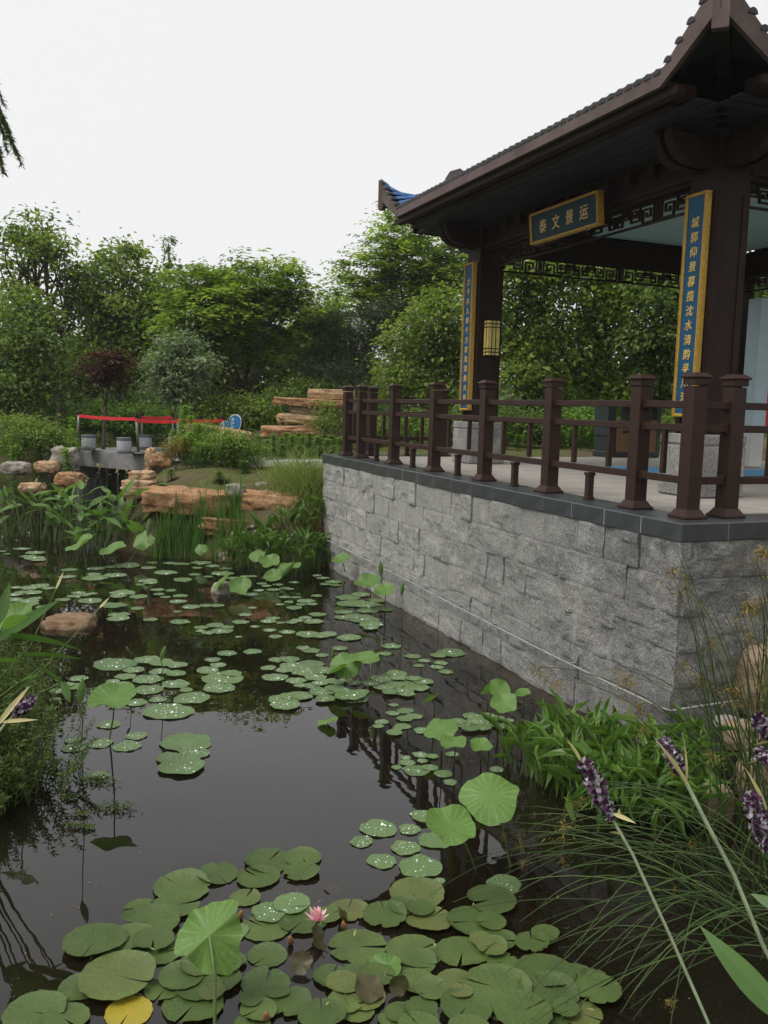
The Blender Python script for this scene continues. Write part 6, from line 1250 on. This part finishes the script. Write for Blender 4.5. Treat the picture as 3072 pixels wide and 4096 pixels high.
# raised lotus leaves on stalks
RL = [disc_mesh('leaf_blade', 'lotus_up', 90+s, 'cup' if s % 3 else 'dome', 40, 6) for s in range(6)]
rdrop = drops_mesh(33, 30, LOT[0], .008, .02)
def raised(base, top, r, tilt, az, label, seed, group=None, roll=False, rad=.005, sy=1.0):
    b = Vector(base); t = Vector(top); o = empty('raised_lotus_leaf', (b.x, b.y, 0), 0, label, 'lotus leaf', group); q = t-Vector((b.x, b.y, 0))
    m = MB().tube([Vector((0, 0, -.25)), Vector((0, 0, 0))+q*.0, q*.5+Vector((.012, .01, .02)), q], [rad*1.3, rad*1.2, rad, rad*.8], 6); place('stalk', m.mesh('stalk', M['stalk'], True), o)
    R = (Matrix.Rotation(az, 3, 'Z') @ Matrix.Rotation(tilt, 3, 'Y') @ Matrix.Rotation(seed*1.3, 3, 'Z')).to_euler()
    if roll:
        L = r*2; V = []; F = []; n = 8
        for i in range(13):
            s = i/12; w_ = r*.30*math.sin(math.pi*min(1, .04+.95*s))**.8
            for k in range(n): a = 6.283*k/n; V.append((w_*math.cos(a), w_*.62*math.sin(a)*(1.1 if k % 2 else .8), L*(s-.05)))
        for i in range(12):
            for k in range(n): F.append((i*n+k, i*n+(k+1) % n, i*n+n+(k+1) % n, i*n+n+k))
        mm = MB().add(V, F); mm.a = [.85 if (k % 4) else .3 for k in range(len(F))]; place('rolled_leaf', mm.mesh('rolled_leaf', M['lotus_up'], True, True), o, q, (tilt*math.cos(az+1.57), tilt, az))
    else: place('leaf_blade', RL[seed % 6], o, q, R, (r, r*sy, r))
    return o
RA = [
 ((-4.532, 13.233, 0.0), (-4.631, 13.3, 0.342), .23, .55, 3.6, 'raised lotus leaf with wavy rim left of two above the far pads'), ((-4.124, 13.373, 0.0), (-4.166, 13.4, 0.259), .20, .40, 3.9, 'raised lotus leaf with wavy rim right of two above the far pads'),
 ((-4.079, 13.958, 0.0), (-3.838, 13.9, 0.355), .17, -.9, 1.4, 'raised lotus leaf facing the viewer before the iris blades'), ((-2.038, 11.518, 0.0), (-2.132, 11.6, 0.179), .15, .85, 3.4, 'upright young lotus leaf over the pale rounded rock'), ((-1.948, 11.529, 0.0), (-1.888, 11.5, 0.143), .15, -.7, 1.5, 'cupped young lotus leaf right of the pale rounded rock'),
 ((-1.864, 13.095, 0.0), (-1.888, 13.0, 0.318), .13, -.6, 1.2, 'raised lotus leaf at the top of the group by the arrow-leaved stand'), ((-1.702, 12.936, 0.0), (-1.69, 12.9, 0.232), .16, -.5, 1.7, 'raised lotus leaf in the middle of the group by the arrow-leaved stand'), ((-1.463, 12.97, 0.0), (-1.463, 12.8, 0.172), .09, -.6, 1.0, 'small raised lotus leaf in the group by the arrow-leaved stand'), ((-1.326, 12.989, 0.0), (-1.32, 12.8, 0.222), .12, -.3, .8, 'flat raised lotus leaf at the right of the group by the arrow-leaved stand'), ((-1.515, 12.276, 0.0), (-1.533, 12.2, 0.155), .13, -.6, 1.3, 'raised lotus leaf lowest in the group by the arrow-leaved stand'),
 ((-0.575, 13.282, 0.0), (-0.6, 12.6, 0.349), .14, -.35, 1.0, 'raised lotus leaf against the far end of the granite wall'), ((-2.981, 14.241, 0.0), (-2.897, 13.8, 0.247), .10, -.9, 1.5, 'small heart-shaped lotus leaf before the pebbles'), ((-0.156, 11.833, 0.0), (-0.179, 11.0, 0.342), .18, -.3, .9, 'pale raised lotus leaf close to the wall waterline'), ((0.041, 11.331, 0.0), (0.034, 10.4, 0.367), .14, -.35, 1.2, 'raised lotus leaf right of the pale one by the wall'),
 ((-0.328, 8.093, -0.0), (-0.313, 7.9, 0.205), .14, -.75, 1.4, 'raised lotus leaf in the middle of the dense raft'), ((-0.305, 8.06, 0.0), (-0.381, 7.8, 0.168), .10, .6, 2.6, 'smaller raised lotus leaf at the left of the dense raft'), ((-0.238, 8.03, 0.0), (-0.153, 7.9, 0.26), .11, -.3, .6, 'thin raised lotus leaf tilted over the dense raft'), ((-0.105, 7.82, 0.0), (-0.091, 8.2, 0.183), .09, -.4, .9, 'pale raised lotus leaf at the back of the dense raft'),
 ((0.471, 7.193, 0.0), (0.412, 6.7, 0.291), .075, .7, 2.4, 'small yellow-green lotus leaf left of the arrow-leaved clump'), ((0.981, 6.965, 0.0), (0.928, 6.6, 0.419), .085, -.8, 1.7, 'young lotus leaf uppermost left of the arrow-leaved clump'), ((0.915, 6.96, 0.0), (0.868, 6.7, 0.407), .08, .9, 2.2, 'young lotus leaf turned edge-on by the arrow-leaved clump'), ((1.234, 7.253, 0.0), (1.132, 6.7, 0.362), .06, -.3, 1.0, 'small dark lotus leaf near the wall waterline'), ((1.014, 6.78, 0.0), (0.947, 6.4, 0.371), .10, -.55, 1.2, 'young lotus leaf lowest of three by the arrow-leaved clump'), ((0.482, 6.393, 0.0), (0.439, 5.9, 0.366), .12, -.4, .9, 'raised lotus leaf over the small pads right of the open water'), ((0.562, 6.185, 0.0), (0.513, 5.7, 0.325), .09, -.2, .6, 'pale flat lotus leaf just above the water near the big raised leaves'), ((0.766, 6.251, 0.0), (0.707, 5.8, 0.276), .08, -.25, 1.9, 'pale lotus leaf left of the arrow-leaved stems'), ((-0.413, 6.911, 0.0), (-0.412, 6.852, 0.05), .085, .3, 2.9, 'yellow-green lotus leaf alone at the edge of the reflection'),
 ((-2.047, 6.444, 0.0), (-1.844, 5.9, 0.506), .165, -.28, 1.2, 'raised lotus leaf on a long stalk over the left raft'), ((-4.125, 9.827, 0.0), (-2.635, 6.2, 0.974), .14, -.8, 1.3, 'bright round lotus leaf behind the near broad leaves'),
 ((0.775, 4.722, 0.0), (0.603, 4.45, 0.542), .155, -.52, 1.35, 'biggest raised lotus leaf facing the viewer right of the open water'), ((0.573, 4.682, 0.0), (0.384, 4.3, 0.429), .135, -.35, 2.1, 'broad blue-green raised lotus leaf below the biggest one'),
 ((0.051, 3.657, 0.0), (0.059, 3.75, 0.004), .082, -.35, 1.0, 'small bright wavy lotus leaf lying over the front raft')]
for k, (b, t, r, tl, az, lab) in enumerate(RA): raised(b, t, r, tl, az, lab, k+1, rad=.0045 if r < .13 else .006)
f0 = (-0.694, 3.5, 0.317); fb = (-0.645, 3.371, 0.0)
fo = empty('raised_lotus_leaf', (fb[0], fb[1], 0), 0, 'tall bright lotus leaf standing folded over the front raft of pads', 'lotus leaf'); q = Vector(f0)-Vector((fb[0], fb[1], 0))
place('stalk', MB().tube([Vector((0, 0, -.25)), Vector((0, 0, .01)), q*.5+Vector((.012, 0, .02)), q], [.009, .008, .0065, .005], 8).mesh('stalk', M['stalk'], True), fo)
V = [(0, 0, 0)]; F = []; m = MB(); ns, nr_ = 56, 8; rr = random.Random(4)
for k in range(1, nr_+1):
    t = k/nr_
    for i in range(ns):
        a = 6.2832*i/ns; R = (1.05 if math.sin(a) > 0 else .88)*(1+.06*math.sin(3*a+1)+.03*math.sin(7*a)+.02*math.sin(11*a+2)); x, y = R*t*math.cos(a), R*t*math.sin(a)
        z = (-.22*y if y > 0 else .75*y)+(.10*math.sin(5*a)+.06*math.sin(8*a+1))*t**3+.012*math.cos(a*22)*t; V.append((x, y, z))
F = [(0, 1+i, 1+(i+1) % ns) for i in range(ns)]+[(1+k*ns+i, 1+(k+1)*ns+i, 1+(k+1)*ns+(i+1) % ns, 1+k*ns+(i+1) % ns) for k in range(nr_-1) for i in range(ns)]
m.add(V, F); m.a = [.8]*ns+[.5+(.15 if (f % 5) < 2 else 0)+rr.uniform(-.05, .05) for f in range((nr_-1)*ns)]
Zv = Vector((-.25, -.62, .74)).normalized(); Xv = Vector((.72, .25, .66)); Xv = (Xv-Zv*Xv.dot(Zv)).normalized(); Yv = Zv.cross(Xv)
place('leaf_blade', m.mesh('leaf_blade', M['lotus_up'], True, True), fo, q, Matrix(((Xv.x, Yv.x, Zv.x), (Xv.y, Yv.y, Zv.y), (Xv.z, Yv.z, Zv.z))).to_euler(), (.15, .15, .15))
for k, (b, t, r, tl, az, lab) in enumerate([((-2.24, 6.384, 0.0), (-1.884, 5.35, 0.667), .085, .12, .3, 'rolled pale green lotus leaf standing like a spear at the left'), ((-2.022, 7.907, 0.0), (-1.872, 7.3, 0.371), .07, .3, .2, 'thin rolled lotus leaf rising from the left raft'), ((-1.477, 12.789, 0.0), (-1.479, 12.6, 0.065), .16, .7, .1, 'rolled lotus leaf lying slantwise by the arrow-leaved stand'), ((-0.022, 12.418, 0.0), (-0.012, 10.7, 0.498), .10, -.1, 0, 'rolled lotus leaf standing against the wall'), ((0.271, 11.277, 0.0), (0.225, 9.8, 0.451), .085, .1, .4, 'rolled lotus leaf nearest the viewer along the wall'), ((-0.451, 8.303, 0.0), (-0.449, 8.1, 0.176), .06, .05, .6, 'short rolled lotus leaf in the dense raft'), ((-3.793, 14.003, 0.0), (-3.736, 13.8, 0.455), .14, .08, .2, 'bright spear-shaped young leaf before the iris blades'), ((-2.503, 8.581, 0.0), (-2.227, 7.6, 0.347), .035, -.5, .2, 'small curled white-edged lotus bud leaf at the top of the left raft')]):
    raised(b, t, r, tl, az, lab, k, roll=True, rad=.004)

# ------------------------------------------------------------------ pink water lily, buds, fallen bits
fp_ = (-0.275, 4.032, 0.0); fl = empty('water_lily', (fp_[0], fp_[1], .05), 0, 'open pink and white water lily above the front raft of pads', 'flower')
def petal(L, W, cup, v, mat):
    V = []; F = []; n = 6
    for i in range(n+1):
        t = i/n; wd = W/2*math.sin(math.pi*(.08+.92*t)**.8) if t < 1 else 0; x = L*t; z = cup*L*t*t
        V += [(x, wd, z+wd*.5), (x, 0, z), (x, -wd, z+wd*.5)]
    for i in range(n): a = i*3; F += [(a, a+1, a+4, a+3), (a+1, a+2, a+5, a+4)]
    m = MB().add(V, F); m.a = [max(0, min(1, v[0]+(v[1]-v[0])*(i//2)/n)) for i in range(len(F))]; return m.mesh('petal', M[mat], True, True)
outer = petal(.056, .019, .35, (.7, 1.0), 'petal'); midp = petal(.052, .016, .25, (.25, .95), 'petal'); inn = petal(.042, .012, .15, (.0, .45), 'petal'); sep = petal(.052, .018, .3, (.2, .9), 'sepal')
for n_, me, el, of in ((4, sep, .12, .4), (8, outer, .32, 0), (8, midp, .75, .4), (9, midp, 1.02, .1), (9, inn, 1.2, .3)):
    for k in range(n_): place('sepal' if me == sep else 'petal', me, fl, (0, 0, .012), (0, -el-rnd.uniform(-.07, .07), of+k*6.283/n_+rnd.uniform(-.08, .08)), (1.3, 1.25, 1.3))
stm = MB()
for k in range(16): a = k*2.4; stm.tube([(0, 0, .014), (.009*math.cos(a), .009*math.sin(a), .034+.003*(k % 3))], [.002, .0012], 4)
place('stamens', stm.mesh('stamens', M['gold']), fl); place('stalk', MB().tube([(0, 0, -.3), (0, 0, .015)], .005, 7).mesh('stalk', M['brownstalk']), fl)
bud = MB().lathe([(.002, 0), (.012, .012), (.016, .028), (.012, .045), (.002, .062)], 10).mesh('bud', surf('bud_scale', (.16, .07, .035), (.30, .17, .08), 30, .5, .3), True)
for p, lab in (((-0.667, 4.135, 0.0), 'closed brown lily bud behind the tall lotus leaf'), ((-0.388, 3.937, 0.0), 'olive lily bud half sunk left of the curled pad'), ((-0.436, 3.407, 0.0), 'small brown bud at the bottom edge of the photo'), ((-0.135, 4.071, 0.0), 'dark round bud right of the pink water lily')):
    place('lily_bud', bud, None, (p[0], p[1], -.005), (rnd.uniform(-.3, .3), rnd.uniform(-.3, .3), 0), label=lab, cat='bud', group='lily buds')
sk = (-0.216, 4.435, 0.0)
place('sunken_leaf', CUP[1], None, (sk[0], sk[1], -.009), (.05, .1, 1), (.055, .055, .03), 'brown decaying leaf just under the water behind the pink water lily', 'leaf')
for k, (a, b, lab) in enumerate([((-0.412, 4.471, 0.0), (-0.415, 4.292, 0.0), 'pale lily stalk under the water below the torn pad'), ((-0.531, 4.419, 0.0), (-0.423, 4.303, 0.0), 'pale lily stalk slanting right under the water'), ((-0.249, 4.361, 0.0), (-0.332, 4.264, 0.0), 'pale lily stalk leading to the decaying leaf'), ((0.069, 3.943, 0.0), (0.147, 4.01, 0.0), 'pale lily stalk between two pads at the right'), ((-0.978, 3.654, 0.0), (-0.79, 3.649, 0.0), 'pale lily stalk under the tall lotus leaf')]):
    A3, B3 = Vector(a), Vector(b); place('lily_stalk', MB().tube([A3+Vector((0, 0, -.012)), A3.lerp(B3, .5)+Vector((.01, 0, -.002)), B3+Vector((0, 0, -.012))], .004, 6).mesh('lily_stalk', M['brownstalk'], True), label=lab, cat='stalk', group='lily stalks under the water')
fleck = MB(); V_, F_ = blade(.03, .007, .1, .2, 4); fleck.add(V_, F_); fleck = fleck.mesh('fallen_leaf', M['bract'])
for p in ((-1.035, 3.827, 0.0), (-0.088, 3.991, 0.0), (0.517, 4.257, 0.0), (0.293, 3.926, 0.0), (-0.087, 3.985, 0.0), (-0.189, 3.466, 0.0), (0.956, 3.48, 0.0), (0.968, 4.345, 0.0)):
    place('fallen_leaf', fleck, None, (p[0], p[1], .036), (0, 0, rnd.uniform(0, 6)), label='tiny straw-coloured willow leaf fallen on the front raft', cat='fallen leaf', group='fallen willow leaves on the pads')
# bits of leaf and pollen drifting on the surface
rg = np.random.default_rng(8); C = np.stack([rg.uniform(-2.6, 2.3, 1500), rg.uniform(3.1, 13.2, 1500), np.full(1500, .0025)], 1); C = C[(sdist(C[:, 0], C[:, 1]) < -.15)]
C = C[rg.random(len(C)) < np.clip(.25+.75*np.sin(C[:, 0]*2.1+C[:, 1]*.9)*np.cos(C[:, 1]*1.3-C[:, 0]), .05, 1)]
V, F = leafcards(C, .014, .006, rg, np.tile([0, 0, 1.], (len(C), 1))+rg.normal(size=C.shape)*.05); place('floating_debris', npmesh('floating_debris', V, F, M['seed'], rg.random(len(F))), kind='stuff')
# sprigs of weed floating at the left
for k, (p, n) in enumerate([((-1.894, 5.686, 0.0), 26), ((-1.655, 5.293, 0.0), 22), ((-1.982, 5.415, 0.0), 10), ((-1.737, 5.024, 0.0), 8), ((-1.826, 5.197, 0.0), 8), ((-1.816, 5.035, 0.0), 10), ((-2.215, 5.871, 0.0), 16)]):
    rg = np.random.default_rng(700+k); C = rg.normal(size=(n*6, 3))*np.array([.07, .035, .012])*(1 if n > 15 else .4)+np.array([0, 0, .015]); V, F = leafcards(C, .04, .008, rg)
    place('floating_weed', npmesh('floating_weed', V, F, M['fine'], rg.random(len(F))), None, (p[0], p[1], .004), label='sprig of fine weed floating beside the near left bank', cat='weed', group='floating weed sprigs')
dk = (-2.008, 5.487, 0.0); dk2 = (-1.747, 5.287, 0.0)
place('twig', MB().tube([(dk[0]-.05, dk[1]+.05, .01), (dk[0]+.1, dk[1]-.05, .012), (dk2[0], dk2[1], .008)], [.004, .007, .005], 6).mesh('twig', M['bark'], True), label='dark floating twig beside the near left bank', cat='twig')
